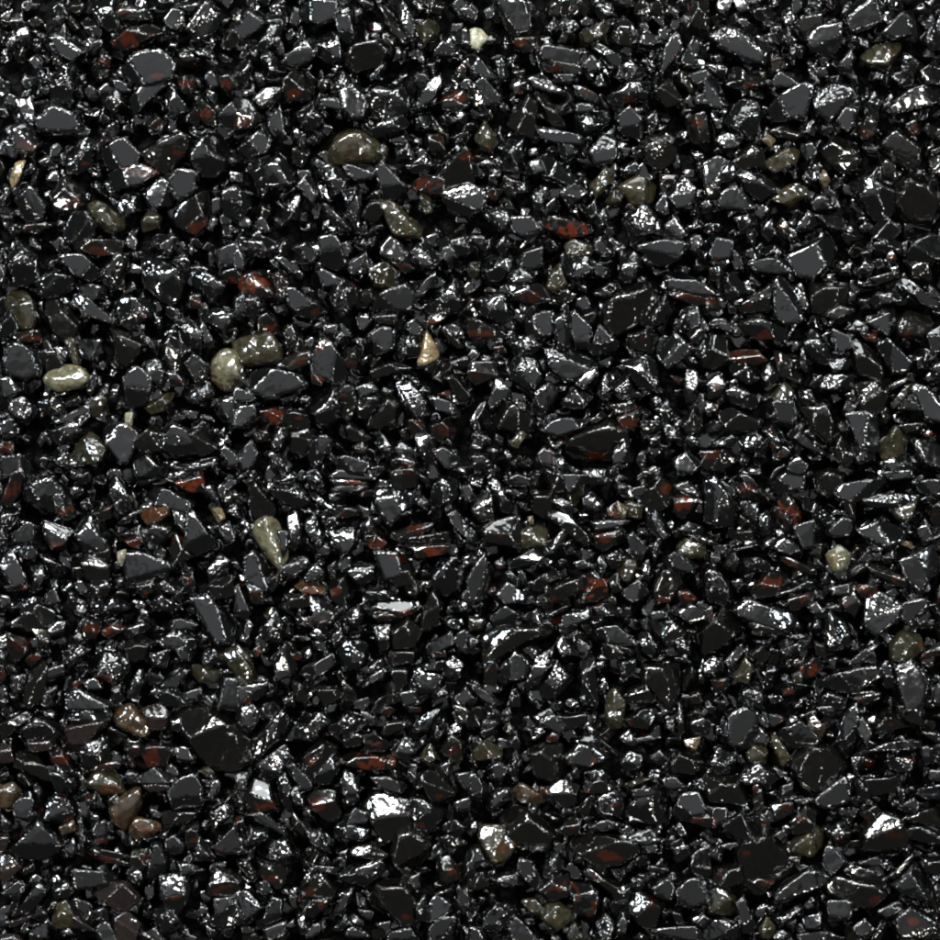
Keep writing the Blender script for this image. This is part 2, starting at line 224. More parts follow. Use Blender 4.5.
# ------------------------------------------------------------------ chips traced one by one: tile of 235 px, outline in quarter pixels
# letter: G flat face, D dark tilted face, S crumpled, B glinting, R red and M brownish by reflection painted into the tint, O olive, P pale, T tan, W whitish, Y honey brown
DATA = """#00
S 365,0 455,0 470,100 430,110 380,60 h 430,80
R 445,165 500,110 590,100 640,130 560,180 490,200 r 520,165,65
G 750,110 820,10 870,50 860,110 800,155
G 205,150 240,135 290,160 355,190 290,245 240,220
G 690,40 730,50 740,110 690,125 660,80
S 390,240 410,190 445,230 430,270 390,265 r 415,245,30
G 510,260 545,220 640,205 700,250 690,310 590,335 510,310 r 630,310,35
S 195,340 235,255 290,260 310,320 270,400 215,400 h 235,370
G 60,400 130,390 140,520 100,500 80,450
G 135,405 200,410 300,450 320,500 270,530 150,525 135,470
G 50,520 110,500 150,560 130,610 60,600 r 110,585,30
G 410,600 450,560 500,555 560,620 530,680 430,660
S 270,620 320,550 365,570 360,650 310,690 275,680 r 335,655,22
D 580,600 700,530 745,560 740,610 660,685 600,650 r 710,615,22 h 640,590
S 750,600 790,550 870,540 910,600 890,670 820,700 770,670
G 440,690 560,655 630,690 570,740 460,750
G 575,770 640,715 690,750 680,810 620,830
G 660,710 690,680 790,690 770,770 710,800
B 465,820 510,760 550,770 560,830 500,865 h 540,810
D 700,870 720,820 820,770 825,880 780,925 720,900 r 790,900,40
G 65,800 110,740 150,760 185,820 170,870 110,880
D 200,780 260,715 320,750 330,810 290,850 220,840 r 290,820,35
O 360,830 390,805 490,870 480,905 430,920 380,880
O 565,880 600,840 640,870 630,900 580,925
G 260,920 290,860 350,850 380,900 350,960 270,960
T 40,710 60,650 95,645 70,720 45,745
B 665,340 690,350 750,435 680,460 h 705,400
G 520,400 560,350 660,340 600,390 540,450
D 590,490 620,455 660,490 640,520 600,510 r 630,490,20
S 420,400 460,350 500,410 450,445
D 770,390 800,375 855,440 855,490 810,480 r 825,455,25
G 880,450 930,410 960,450 930,510 900,500
B 155,640 190,620 215,655 170,665 h 190,640
S 885,770 940,750 1000,800 960,870 900,850
G 430,310 500,330 525,360 480,370 440,340
S 15,140 50,125 75,160 55,195 20,185
D 470,60 480,20 580,30 600,70 500,80 r 510,45,30
D 690,310 770,300 790,350 740,370 r 745,330,30
S 740,180 850,200 860,230 790,225
D 70,900 200,890 240,905 90,925 r 110,905,20
G 110,240 150,215 180,235 150,275
D 865,300 930,290 960,340 900,360 r 905,335,25
#10
G 0,120 50,45 115,40 115,90 60,130 30,155
S 85,180 130,105 175,100 175,160 120,200 h 150,150
G 260,40 320,0 400,10 395,70 340,95 280,75
G 405,70 460,55 480,130 445,175 415,130
B 320,190 350,150 400,130 425,200 420,245 360,240 h 345,195
D 445,235 470,180 580,160 615,200 560,270 480,285
G 190,240 250,170 315,150 320,220 250,265 h 235,235
S 105,270 120,230 170,235 195,280 130,305 h 160,262
D 580,30 600,30 720,190 700,200 620,110
G 640,10 670,0 720,90 710,180 680,120
O 725,110 770,80 815,95 810,130 760,165
G 800,190 830,165 885,190 870,220 800,220
G 865,140 920,110 960,150 940,180 880,165
S 390,310 420,285 460,310 440,350 390,370 h 405,330
D 180,330 240,280 310,340 290,390 210,400 r 245,370,25
G 75,390 130,350 185,360 170,395 105,430
D 0,400 50,405 105,470 60,510 0,510 r 30,490,30
G 345,380 410,390 430,440 350,420
G 420,360 490,340 530,390 520,470 440,465
S 525,390 570,340 690,345 700,440 620,475 550,450 h 540,400
S 540,520 580,480 670,465 690,500 640,530 570,545
G 730,400 760,340 820,290 825,330 790,400 740,430 h 800,300
G 690,330 730,290 770,300 760,335
D 830,400 860,360 920,370 935,410 900,440 840,430 r 885,395,40
S 245,450 310,410 350,470 320,515 270,500 r 305,495,20 h 265,465
G 20,590 80,530 140,560 130,610 60,630
O 380,610 410,540 480,520 540,550 565,590 540,635 450,650 385,640 r 490,625,30 h 470,570
O 565,590 595,575 610,600 600,635 570,640
B 80,690 170,625 225,690 225,745 120,750 85,730 h 205,700
G 560,690 600,650 690,740 630,790 590,770
G 435,660 550,660 550,710 480,720
B 365,720 400,665 455,700 440,760 380,785 h 395,720
D 705,740 760,700 835,720 830,780 730,760 r 770,740,50
S 690,660 760,620 810,660 720,690
D 815,690 900,580 950,620 950,740 830,750 r 930,630,30
G 835,770 940,740 1000,780 980,850 870,860 h 900,790
O 580,800 640,820 735,900 730,940 640,935 h 660,895
G 350,820 390,830 460,910 430,930 380,880
B 450,820 490,760 500,900 480,930 h 480,870
S 190,830 240,780 280,800 250,870 200,880 h 230,840
G 250,740 290,700 330,770 310,820
G 130,500 180,430 200,540 160,550
D 765,540 820,540 840,600 780,600 r 820,550,25
S 640,590 690,570 710,620 650,640
S 540,300 600,240 610,265 550,320
S 0,270 40,240 70,270 40,330 0,320
B 880,440 930,460 920,500 890,480 h 910,470
S 430,760 490,740 490,840 440,810
D 510,860 560,770 590,840 560,880
O 740,770 780,790 790,840 760,850
#20
G 100,0 210,0 240,110 170,135 130,70
W 0,120 40,115 70,150 30,190 0,180
D 160,180 190,150 270,145 280,180 220,205 r 205,170,35
G 275,200 320,175 460,200 475,240 420,255 300,235
D 280,230 440,260 430,300 300,280 r 330,270,30
G 0,220 50,240 105,310 60,315 10,290
G 0,350 60,310 120,380 110,410 20,420
G 240,310 290,300 380,360 350,375 260,350
S 100,240 130,230 155,300 120,320
O 450,130 520,90 555,110 530,150 470,160
D 560,160 610,70 650,100 650,180
G 650,120 710,120 770,170 720,190 650,170
G 780,190 820,120 845,190 780,290 760,280
G 850,240 890,150 930,170 900,265
B 485,170 530,180 600,220 590,280 500,200 h 540,215
G 450,260 490,220 550,270 480,290
S 550,390 620,330 720,330 700,390 600,420 r 640,390,30
O 840,290 860,290 900,350 880,365 845,330
D 740,360 800,320 850,400 790,420 
G 870,300 950,280 1000,340 920,350
G 905,380 960,370 970,410 910,415
G 590,470 640,430 690,480 680,545 610,530
S 700,470 740,440 770,470 720,540
D 155,490 230,390 270,430 250,540 200,520
D 265,400 310,390 390,510 330,500
G 430,410 510,420 515,440 430,450
S 430,460 540,440 560,480 500,530 430,530
G 280,505 440,545 440,580 350,570 290,550
B 350,570 430,560 430,610 370,630 h 385,580
G 485,600 530,550 585,570 580,630 500,650
S 110,610 160,540 220,550 210,680 140,680
G 230,650 280,640 300,680 250,700
G 290,640 330,630 430,720 390,740 300,710 r 350,740,20
G 365,770 420,735 470,770 400,820
O 485,740 545,670 565,720 510,785
O 545,800 580,760 615,775 600,810 560,820
O 600,750 680,700 740,740 730,800 660,810
D 760,700 830,700 810,735 770,730 r 795,705,35
G 790,770 850,710 900,750 890,820 830,830 h 830,790
D 690,570 770,540 820,610 770,670 710,640 h 720,655
G 740,830 780,770 810,810 770,850
S 245,790 280,740 300,820 270,840 h 280,800
D 350,790 360,910
R 290,880 360,865 450,890 460,930 400,945 300,910 r 410,915,60
G 165,870 250,870 290,920 240,960 180,930
S 620,880 700,820 740,870 740,930 640,950 h 690,890
O 730,880 765,880 765,935 735,935
G 780,900 820,865 865,930 830,970 780,960
B 500,880 540,820 550,880 520,910 h 540,860
G 470,830 500,800 510,860 480,870
D 870,480 940,450 960,560 890,560 r 920,490,30
B 170,340 200,320 215,370 180,375 r 195,365,18 h 185,335
S 0,770 30,760 50,810 10,850
D 55,780 80,750 130,760 100,800 r 80,780,25
S 60,860 130,820 160,880 120,920
G 800,20 830,20 830,60 780,50
B 840,80 870,50 890,80 870,110 h 870,70
D 880,10 950,0 950,110 890,90
S 580,310 640,230 700,280 680,320 h 650,260
G 340,300 420,300 400,330 350,330
G 410,330 500,370 510,410 450,390
O 20,560 60,490 110,560 80,600 r 75,590,15
S 500,10 560,10 580,60 520,70
S 600,670 660,640 680,680 620,700
#30
D 370,90 400,60 480,40 470,100 410,140
G 570,60 620,0 680,0 705,90 590,125 
G 420,150 460,110 540,95 540,170 500,220 430,190
O 635,220 700,175 775,175 770,215 735,270 660,250
D 790,280 800,210 860,250 830,300 r 830,290,5
G 715,130 790,50 830,80 840,130 760,150
S 180,30 250,20 280,50 220,80
G 25,150 80,110 160,130 250,190 230,260 150,240 h 130,160
G 230,140 290,130 320,160 280,180
B 80,310 130,265 200,300 240,330 190,350 100,345 h 140,310 r 190,340,30
B 0,255 90,260 70,320 40,290 h 60,265
G 0,320 50,320 85,410 40,430 0,400
G 275,330 300,290 380,300 370,350 300,350
G 265,440 300,380 380,340 430,350 400,430 400,470 290,475
S 75,490 150,400 220,420 220,480 190,560 140,530 h 185,450
B 40,560 80,530 150,545 130,590 80,600 h 110,550
T 225,560 250,540 280,560 260,585
D 120,640 180,580 230,600 230,660 140,670
O 240,650 330,590 375,600 360,650 290,680 h 335,635
G 385,580 430,570 450,610 410,640
D 480,600 530,545 600,580 620,640 560,680 510,650
G 530,480 560,430 610,440 610,490 570,520
G 440,380 520,340 600,360 500,480 450,450 h 510,400
S 645,420 680,360 705,400 690,450 r 0,0,1
D 620,520 650,450 700,450 680,530 640,550 r 655,530,30
G 530,260 580,200 600,240 580,290 540,290 h 550,270
G 740,430 830,350 930,330 930,410 830,440 770,460
S 880,150 920,80 940,180 900,200 h 905,150
D 710,590 770,520 850,580 860,650 820,680 750,620 h 765,615
D 700,620 760,640 770,720 720,700
D 780,750 830,705 890,730 940,800 900,880 840,880 780,820
S 590,740 650,705 760,770 760,840 690,870 620,790
G 0,650 50,630 110,660 110,710 20,740 0,720
D 0,730 60,720 60,790 10,780 
B 125,690 200,680 285,740 220,800 180,770 h 210,760
G 70,780 110,730 200,830 150,840 60,830
O 280,790 340,740 400,750 410,780 330,815
B 430,800 450,775 530,790 550,830 440,840 h 465,785
G 430,850 560,870 560,920 480,900
G 370,890 410,845 450,880 430,910 380,920
S 120,870 180,850 210,890 150,920 h 150,880
O 290,910 310,870 340,900 320,940 r 340,905,20
T 460,720 475,675 500,720 480,745
D 805,500 840,480 860,530 830,540 r 835,520,28
D 900,640 950,620 960,700 910,690 r 930,705,15
G 680,910 730,870 780,920 740,960 680,950
S 380,500 440,480 440,540 390,530 h 405,510
D 260,520 320,500 400,540 370,550 290,545
S 740,300 790,290 830,340 790,350 r 800,320,10
S 230,890 270,880 270,940 230,940
D 270,290 260,240 310,230 330,270 r 300,250,25
B 330,240 340,190 365,190 360,240 h 355,215
G 860,290 920,250 960,300 940,340 880,330
#01
S 25,110 90,15 150,110 140,180 90,190 20,190 h 50,150
G 235,90 290,75 350,90 400,160 370,180 300,160
S 405,120 450,75 505,90 500,130 460,210 410,190
D 300,30 360,15 470,20 470,70 380,80 320,60 r 400,65,35
S 150,190 210,140 290,160 280,210 220,250 170,240
G 310,210 360,195 415,210 410,250 350,260
O 20,240 70,215 130,270 130,360 80,370 30,320
B 570,100 640,100 720,150 720,240 680,270 600,220 h 655,190
S 415,0 415,0 415,0
S 600,50 620,0 700,10 680,80
S 690,110 730,60 760,110 740,150
G 860,70 920,30 970,60 970,130 890,140
S 770,150 810,140 900,190 890,230 830,265 780,210
S 470,300 490,250 590,260 600,320 520,370 480,340 r 578,320,15
D 190,280 240,270 310,350 300,390 240,410 190,350
G 300,250 340,240 450,330 440,350 330,310
G 0,310 40,310 70,370 30,400 0,400
G 20,460 70,430 160,470 150,550 90,575 30,560
D 165,490 180,420 250,510 230,530 190,550
O 255,420 300,415 310,505 280,490
G 310,430 400,420 410,490 390,510 330,480
P 185,570 230,525 310,525 350,570 320,605 240,620 195,600 h 265,580
D 445,375 550,420 580,440 500,520 470,500
D 640,450 680,400 760,450 760,540 700,560 660,510
S 700,340 760,340 810,400 790,470 730,440
G 800,340 830,370 860,450 840,470 810,410
P 840,530 870,480 920,460 960,480 960,590 900,625 850,590 r 900,600,40
G 745,520 780,480 830,520 820,570 790,600
G 490,590 530,530 590,550 600,610 570,670 510,680
B 580,510 630,500 655,540 640,600 600,570 h 620,540
B 660,540 740,560 740,600 690,600 r 715,585,20
S 740,630 830,590 850,640 800,670 750,660
G 0,570 40,570 80,620 40,650 10,640
S 35,660 90,650 150,700 100,745 50,720
S 150,670 200,640 260,680 240,720 180,710
O 350,680 400,630 425,660 400,710 370,720
B 450,600 475,605 460,680 440,650
W 500,715 530,710 525,770 500,775 r 510,770,12
O 580,690 650,640 700,630 650,700 600,710
B 860,690 900,650 960,640 1000,690 980,760 920,770 h 910,720
S 0,740 60,735 70,790 20,820 0,800
D 0,830 50,830 50,870 0,870 r 25,848,28
S 190,790 280,750 350,710 320,780 240,830
G 200,750 340,680 360,700 300,750
O 300,850 360,790 420,850 400,900 340,910 300,880 
G 420,770 500,760 550,800 510,900 470,900 430,840
D 540,820 600,770 660,800 640,860 570,880 
B 640,830 680,760 760,790 820,850 760,890 680,880 h 700,815
D 740,790 800,780 860,850 800,880
G 535,910 590,885 640,925 620,970 550,970
G 0,900 80,880 120,930 100,970 0,960
G 860,870 900,840 950,880 940,930 880,920
B 690,930 850,890 860,920 780,950 h 830,915
S 210,900 260,870 330,920 260,950
B 800,330 870,290 930,340 890,390 h 895,345
D 760,240 800,240 800,290 760,290 r 780,265,25
D 880,150 960,130 960,190 910,190 r 930,180,18
B 350,660 350,590 380,540 390,590 365,630
D 40,400 150,380 160,420 90,430 r 120,410,30
S 0,120 20,120 20,200 0,210
#11
S 20,20 100,10 180,30 120,80 40,80
G 340,20 370,0 410,10 440,110 400,130 350,110
G 155,90 200,90 270,150 260,180 210,140
G 590,40 620,10 690,60 690,110 640,110 590,90 
D 600,90 650,90 720,130 680,150 r 670,110,40
S 700,60 760,30 820,80 800,130 750,140 700,100
G 540,140 600,110 655,150 640,200 580,200 550,180
O 550,150 600,120 650,160 640,205 560,200
G 460,110 520,70 550,120 520,150 460,150
R 20,200 50,150 120,150 160,260 140,260 100,240 30,245 r 90,200,60
D 150,170 180,140 230,190 200,250 170,250
G 200,220 250,220 350,290 310,330 240,310 210,280 r 325,310,25
G 310,190 340,130 420,170 390,205 330,210
S 380,230 430,180 480,210 480,260 430,320 400,290
G 570,250 600,210 680,190 715,230 690,310 560,300
D 550,320 650,310 640,360 570,350 
G 0,250 40,240 50,310 0,310
S 30,250 100,240 120,290 70,330 30,310
D 90,330 130,310 165,340 160,390 95,390 r 130,380,28
S 820,10 850,0 860,60 900,100 870,130 830,100
S 860,20 930,10 940,70 890,80
G 710,250 780,160 810,140 800,190 740,250
S 760,300 820,230 880,180 910,230 890,300 830,320 h 855,262
R 765,370 780,320 870,300 830,340 r 795,345,22
T 735,500 765,385 810,470 800,490 760,510
D 820,380 850,360 910,440 890,450
G 840,370 870,355 900,370 890,410
G 670,360 720,335 760,380 720,410
G 530,410 580,370 640,380 630,450 560,480 540,460
S 640,440 700,400 740,430 730,480 650,490
G 190,390 230,360 250,410 220,450
O 0,430 60,405 140,400 165,440 165,490 100,510 20,510 0,490 h 115,462
D 170,520 220,480 290,460 300,510 230,540 r 260,500,28
G 300,500 340,420 380,430 440,530 430,590 380,580 310,560 h 370,520
R 310,560 360,575 340,600 310,590 r 335,572,22
D 430,470 480,450 490,500 480,540 440,520 r 462,510,24
D 550,540 620,510 720,530 640,550 560,570
G 50,560 140,535 220,550 275,600 220,630 130,660 60,620
O 0,540 30,530 40,590 0,610
G 0,610 60,620 80,660 20,670 0,660
B 300,680 370,590 410,620 420,700 370,770 320,730 h 375,650
D 410,620 480,600 490,680 450,740 420,710 r 440,640,15
G 485,610 540,590 570,620 500,650
S 490,660 570,640 580,680 520,730 490,710
D 550,750 610,640 660,680 640,760 580,770
S 650,600 700,590 790,690 730,740 680,700 h 680,700
G 780,645 860,670 890,700 870,720 810,700
D 800,640 860,620 860,660 r 835,635,25
D 850,580 890,560 940,640 900,660 r 885,655,15
R 85,700 180,690 210,710 170,765 130,740 r 155,720,45
G 0,690 70,680 80,720 40,760 0,760
D 190,730 240,700 290,720 290,770 210,770 r 250,730,20
D 220,790 280,770 310,800 270,870 230,860
B 145,820 160,770 210,780 190,850 150,860 h 160,820
B 290,850 340,800 400,830 350,910 310,930 h 350,880
R 440,770 470,755 540,810 510,830 460,820
S 470,850 510,830 530,860 500,890
S 560,830 590,800 640,850 610,890
D 690,740 750,740 760,790 710,800 r 725,755,25
D 780,760 850,735 880,780 830,820 790,810 r 845,790,35
B 725,810 780,800 800,850 760,890 730,850 h 765,830
G 790,870 830,850 890,890 900,920 850,930
D 630,900 680,870 730,910 700,940 640,940 r 690,915,25
G 410,900 440,885 540,915 510,960 420,950
S 130,880 180,870 230,920 200,950 150,930
S 340,70 340,70 340,70
S 860,500 930,480 940,520 880,540
G 0,60 40,60 35,130 0,140
G 230,60 280,30 330,80 300,110
G 10,880 60,830 95,870 70,930 20,930
#21
O 0,110 40,110 30,160 0,160
S 50,120 100,85 170,85 165,140 120,180 50,170
G 190,80 230,60 290,40 285,120 250,135 200,120
G 160,160 200,130 250,160 245,190 180,195
S 0,0 60,0 60,60 20,40
S 90,30 140,0 170,30 130,80
O 310,210 325,150 360,120 390,200 340,220
O 385,40 420,20 480,40 480,70 440,90 390,80
B 385,90 480,80 490,150 430,180 390,160 h 415,150
G 500,20 540,0 575,60 540,80 500,60
G 490,100 540,130 580,150 530,170 500,150
B 600,120 640,70 690,100 650,180 600,190 h 650,120
G 680,40 760,20 870,30 840,80 790,110 740,110
G 790,160 830,140 940,210 1000,240 900,240 800,210
R 800,220 900,245 980,260 900,280 820,250 r 870,240,45
S 30,270 70,240 140,240 160,330 120,350 60,320 h 110,285
D 150,200 270,200 320,260 250,270 180,250 r 240,250,30
D 540,260 640,210 700,200 740,260 700,310 690,340 580,390 540,320 h 610,290
S 690,350 740,290 780,235 820,260 800,320 740,370 h 770,265
G 230,350 270,310 330,310 330,390 270,410 235,390
B 330,340 380,320 410,330 420,460 350,440 h 385,400
G 400,340 420,310 480,370 470,450 420,430
S 480,450 510,400 520,360 590,430 580,460 500,475
D 640,400 710,380 750,410 730,470 650,450 r 680,420,15
G 755,475 820,400 900,455 800,530
G 860,290 910,290 920,360 880,380
S 800,400 850,320 880,290 860,360
D 0,340 60,350 120,400 70,410 0,400 r 40,400,45
S 160,430 230,410 280,440 260,470 180,480
S 150,540 200,480 260,490 290,560 250,620 180,590 h 210,530
G 310,460 420,470 480,500 440,560 390,580 320,530 h 385,520
G 420,590 490,520 510,560 460,610
D 0,510 90,510 110,560 30,590 0,570 r 35,560,25
B 620,520 680,490 740,510 760,580 740,610 680,610 h 680,560
X 860,610 870,540 910,560 910,660 870,670 h 890,610
S 510,600 540,560 570,620 550,660 520,650 h 545,620
S 570,590 620,550 660,620 650,670 590,640 h 620,610
G 245,620 310,590 350,620 330,670 270,690
B 370,670 420,620 470,600 490,640 450,690 390,690 h 420,640
G 0,730 70,640 60,690 10,770
D 100,670 150,660 240,730 250,780 180,780 100,760 h 150,660 
G 75,650 110,570 160,630 90,700
G 290,780 340,740 390,730 460,745 440,770 350,800
P 160,830 200,785 225,800 190,850 h 195,815
D 400,820 470,770 540,740 610,770 620,860 540,890 470,880 410,850 h 425,815 r 510,870,50
B 570,880 610,810 650,900 580,910 h 590,860
D 590,730 680,700 660,780 620,770 r 640,750,40
S 560,680 640,660 670,690 600,720
S 680,740 780,740 780,770 700,790
S 710,800 760,800 760,840 720,840
S 740,700 790,660 820,720 790,740
S 780,760 840,770 850,820 790,820
D 850,750 900,690 930,720 920,780 870,790
G 270,880 300,850 360,880 330,920 280,910
S 470,740 530,700 540,730 490,755
G 820,900 870,870 920,910 890,950 830,940
S 310,910 370,890 400,940 330,950
S 10,880 60,880 90,930 20,940
S 900,470 940,420 980,480 940,510
D 90,450 130,440 150,470 110,470 r 115,450,25
S 490,230 560,190 590,210 540,250
D 870,390 930,370 930,430 890,430
D 800,560 850,570 840,600 r 830,580,15
#31
G 0,30 30,10 110,20 100,90 30,90 r 60,100,30
G 340,80 420,40 490,10 510,50 500,120 430,180 370,160
G 180,110 250,90 360,100 340,150 220,150
S 600,150 640,90 690,110 660,160
G 830,20 900,0 960,20 960,100 900,110 820,90 
D 820,110 900,110 900,180 830,160
R 730,80 750,60 770,100 730,100 r 748,85,28
G 770,180 800,170 940,260 930,290 860,270
S 60,250 90,170 120,150 165,220 120,250 
D 150,270 230,220 260,200 260,300 160,310 r 180,280,12
G 280,190 320,180 380,270 390,330 320,350 280,310
B 350,210 390,190 420,290 390,300 h 380,240
D 430,200 520,220 570,200 560,270 500,310 440,300
G 480,320 540,285 600,300 520,340
S 650,270 700,230 770,230 810,280 700,280
D 660,170 770,140 770,170 700,190
G 20,340 70,335 120,370 90,390
B 145,360 200,330 270,350 320,380 300,420 200,410 h 175,365 r 235,410,30
D 0,470 20,410 90,410 90,490 40,530 0,510
D 100,470 200,460 240,500 200,520 110,500 r 150,480,60
B 100,520 150,500 190,550 180,590 120,570 h 150,535
S 225,560 260,510 300,580 250,600
D 280,470 340,490 350,560 300,560 r 300,500,20
S 395,430 430,380 460,400 510,480 480,515 420,490
S 380,510 390,430 410,520 400,550
G 510,380 580,410 590,450 540,470 510,430
D 590,470 610,420 690,480 715,540 690,570 620,550
G 695,440 740,420 820,500 800,540 750,550
B 570,380 610,340 680,370 640,390 h 600,370
D 620,390 690,390 690,430 650,420 r 665,405,25
G 660,350 740,310 770,360 730,400
D 770,350 820,310 890,330 900,380 840,410 780,400 h 850,380 r 800,400,20
S 460,590 500,560 590,560 580,610 520,630 470,610 h 530,585
S 500,510 560,480 580,530 520,550
D 10,590 50,560 80,590 60,640 20,650 r 42,612,25
S 80,630 120,600 200,640 200,690 120,680
O 270,640 320,590 350,620 340,670 280,660
G 230,730 270,670 350,670 365,730 340,755 250,740
B 375,630 420,620 440,670 390,680 h 400,650
D 60,710 120,700 220,740 200,780 90,780
D 390,700 450,680 500,690 540,800 490,820 430,770 h 440,770
D 610,600 680,590 750,580 720,680 670,720 620,690 h 640,650
O 820,600 830,620 760,690 750,670 790,620
S 760,680 850,620 870,700 800,700
G 830,600 900,620 960,690 940,750 880,730
G 570,720 680,720 690,850 620,850
S 590,850 680,860 680,900 620,920
O 700,860 760,770 800,830 780,880 720,890
S 140,820 200,780 260,830 230,870 160,850
S 230,780 270,760 310,840 280,870
G 310,780 370,780 470,860 460,875 380,840
D 520,850 550,810 600,880 570,920 530,900
G 830,820 900,830 960,860 960,940 880,920
D 0,870 80,865 120,900 60,940 0,930 r 20,880,35
G 340,910 370,880 410,920 390,960 330,950
S 700,910 800,880 850,930 760,960
R 875,795 895,775 915,795 890,810 r 895,795,22
R 285,880 300,860 310,880 300,895 r 298,880,16
G 740,600 820,560 800,590 750,620
B 900,540 940,500 970,540 940,590
G 890,400 940,370 960,450 910,470
D 0,220 40,220 60,290 0,300 r 15,265,25
S 670,30 720,10 780,30 790,70 710,70
D 780,760 880,750 900,770 800,790
S 30,830 110,800 120,850 40,850
#02
S 70,50 100,15 190,20 270,90 280,150 190,165 110,120 h 205,110
R 10,120 50,10 95,10 70,100 30,140 r 45,80,45
S 220,90 270,100 295,180 250,200 210,160 r 250,165,30
S 280,0 360,0 360,40 320,60
B 440,60 460,25 520,90 520,150 460,160 440,120 h 465,90
B 455,130 500,110 500,170 470,180 h 475,150
S 530,0 620,0 640,40 560,60
R 665,30 800,20 810,80 760,85 690,55 r 750,60,60
S 660,10 800,-20 800,30 680,35
G 560,140 620,75 700,90 760,130 740,180 680,140 620,130
O 570,150 610,120 680,140 670,180 600,215 570,190 r 620,170,55
S 580,250 620,195 680,190 690,250 640,300 600,320 580,290
G 690,150 740,150 745,250 700,210
G 750,180 780,175 860,290 800,340 740,300 h 810,280
D 680,320 700,260 740,290 780,340 700,370 r 710,275,22
S 490,260 540,220 580,240 570,290 510,280
R 500,285 545,260 575,290 530,310 r 535,288,30
B 290,250 340,190 400,200 435,290 430,360 380,345 300,290 h 350,220
D 365,345 430,300 440,350 420,370
D 320,370 350,340 430,380 430,440 350,430
G 175,205 290,240 260,300 210,310 180,250 r 235,300,20
G 50,260 110,205 170,240 160,290 90,300 50,290
G 75,320 120,300 150,330 130,360 90,350
S 0,190 40,145 75,170 50,230 10,240
S 0,220 30,230 30,300 0,310
G 0,370 40,320 100,420 90,465 40,470 0,440 h 40,450
R 20,465 110,460 100,480 40,485 r 75,467,30
S 125,380 160,370 190,420 160,470 120,440
S 150,340 200,340 270,400 240,420 190,380
W 470,330 505,320 495,375 475,375
G 495,340 560,330 680,375 690,395 600,460 530,510 500,420
D 520,440 620,420 610,490 570,505 r 570,490,20
S 350,470 380,430 440,460 420,500 370,500 r 380,490,15
S 375,540 430,510 520,530 500,560 400,580 h 440,540
S 610,470 670,430 730,460 710,500 640,500 
R 680,520 740,460 720,510 695,530
B 600,530 640,500 690,530 690,560 630,565 h 640,540
D 730,420 770,410 780,460 740,460 r 750,440,20
B 830,400 880,340 920,370 900,420 840,450 h 850,420
D 840,460 930,420 930,500 860,510
S 800,50 830,30 890,160 850,130
T 845,160 880,150 900,190 870,205
S 850,210 920,210 940,280 890,290
G 765,520 840,510 900,590 940,620 920,680 850,690 800,590 h 835,650
G 665,610 720,597 790,620 760,640 690,640
S 490,630 600,610 600,640 500,670
D 500,700 550,665 600,690 570,750 520,760
S 600,690 700,640 780,680 760,750 650,690
G 600,740 680,720 660,790 620,780
G 700,720 750,700 760,760 720,760
R 335,640 350,585 400,620 380,670 345,670 r 365,635,35
R 400,650 470,600 490,640 440,670 r 440,640,35
G 185,640 230,605 265,610 240,670 200,670 h 235,630
D 90,560 140,530 210,570 200,620 110,640
S 80,550 120,510 200,520 180,550 110,570
O 110,620 180,620 190,680 150,670 r 150,640,10
R 150,670 200,670 190,700 160,710
G 180,500 215,470 240,530 190,540
D 30,660 100,680 110,730 50,760 30,720 r 70,700,50
D 100,760 150,720 170,750 120,790 r 140,750,30
S 250,770 330,690 360,720 280,790 h 310,720
S 350,780 420,735 490,750 515,810 450,850 390,830 h 430,785 r 430,840,35
D 95,920 120,820 155,770 190,800 170,900 120,940
G 185,800 250,780 250,830 190,850
S 170,880 230,860 190,930 165,930 
R 280,860 320,830 340,850 300,880 r 310,855,18
G 330,850 380,830 410,870 380,900
G 40,830 100,820 100,880 50,900
D 0,780 20,790 20,850 0,850 r 5,820,25
G 280,890 310,880 440,930 400,960 270,960 h 310,905
S 510,900 560,780 575,800 555,910 h 545,860
S 440,870 480,860 500,920 460,930
G 660,830 720,780 750,810 700,870 650,870
S 640,900 700,870 740,940 650,940
O 760,785 800,785 880,810 850,850 800,850
S 810,740 860,710 890,760 830,790
G 740,890 800,870 810,920 750,920
G 870,940 900,840 950,840 960,960
O 890,740 940,720 1010,790 990,850 930,800 h 940,760
G 0,500 40,510 40,550 0,550
S 0,720 30,730 20,780 0,780
S 320,130 350,110 370,150 330,160
D 380,170 450,140 440,190 400,200 r 430,155,18
S 470,210 560,140 570,170 480,230
S 270,490 305,500 300,560 270,540
#12
S 160,30 190,0 250,30 230,60 180,60
S 280,10 330,0 350,40 300,60
G 385,20 440,-20 540,0 545,40 400,35
R 390,30 500,40 530,60 400,60 r 460,42,45
G 395,60 545,60 545,80 400,90
D 620,0 730,0 720,60 640,80 r 680,10,30
S 160,70 250,60 290,120 260,150 200,130 160,100
D 60,70 90,45 150,140 150,190 80,180 55,130
B 295,100 320,95 400,150 380,165 320,125 h 340,125
D 390,150 480,150 500,180 410,190 r 440,175,15
B 560,120 570,80 660,75 745,90 700,150 610,220 590,190 h 660,130
B 790,60 820,30 890,50 890,110 820,150 790,130 h 812,90
G 850,180 890,165 940,230 940,290 880,240
G 900,70 940,60 960,120 920,130
G 380,250 430,215 475,240 470,310 420,330 400,290 h 420,280
S 350,200 400,180 420,215 370,230
S 280,210 320,190 355,280 330,310 290,270
B 210,190 240,160 270,260 230,350 h 245,320
P 68,240 110,200 165,215 205,300 192,392 148,370 98,300
G 170,250 210,250 210,310 190,350
G 190,370 240,350 270,390 230,430 200,420
S 500,220 540,195 570,250 510,260
R 510,265 560,255 600,290 580,325 540,310 r 565,290,40
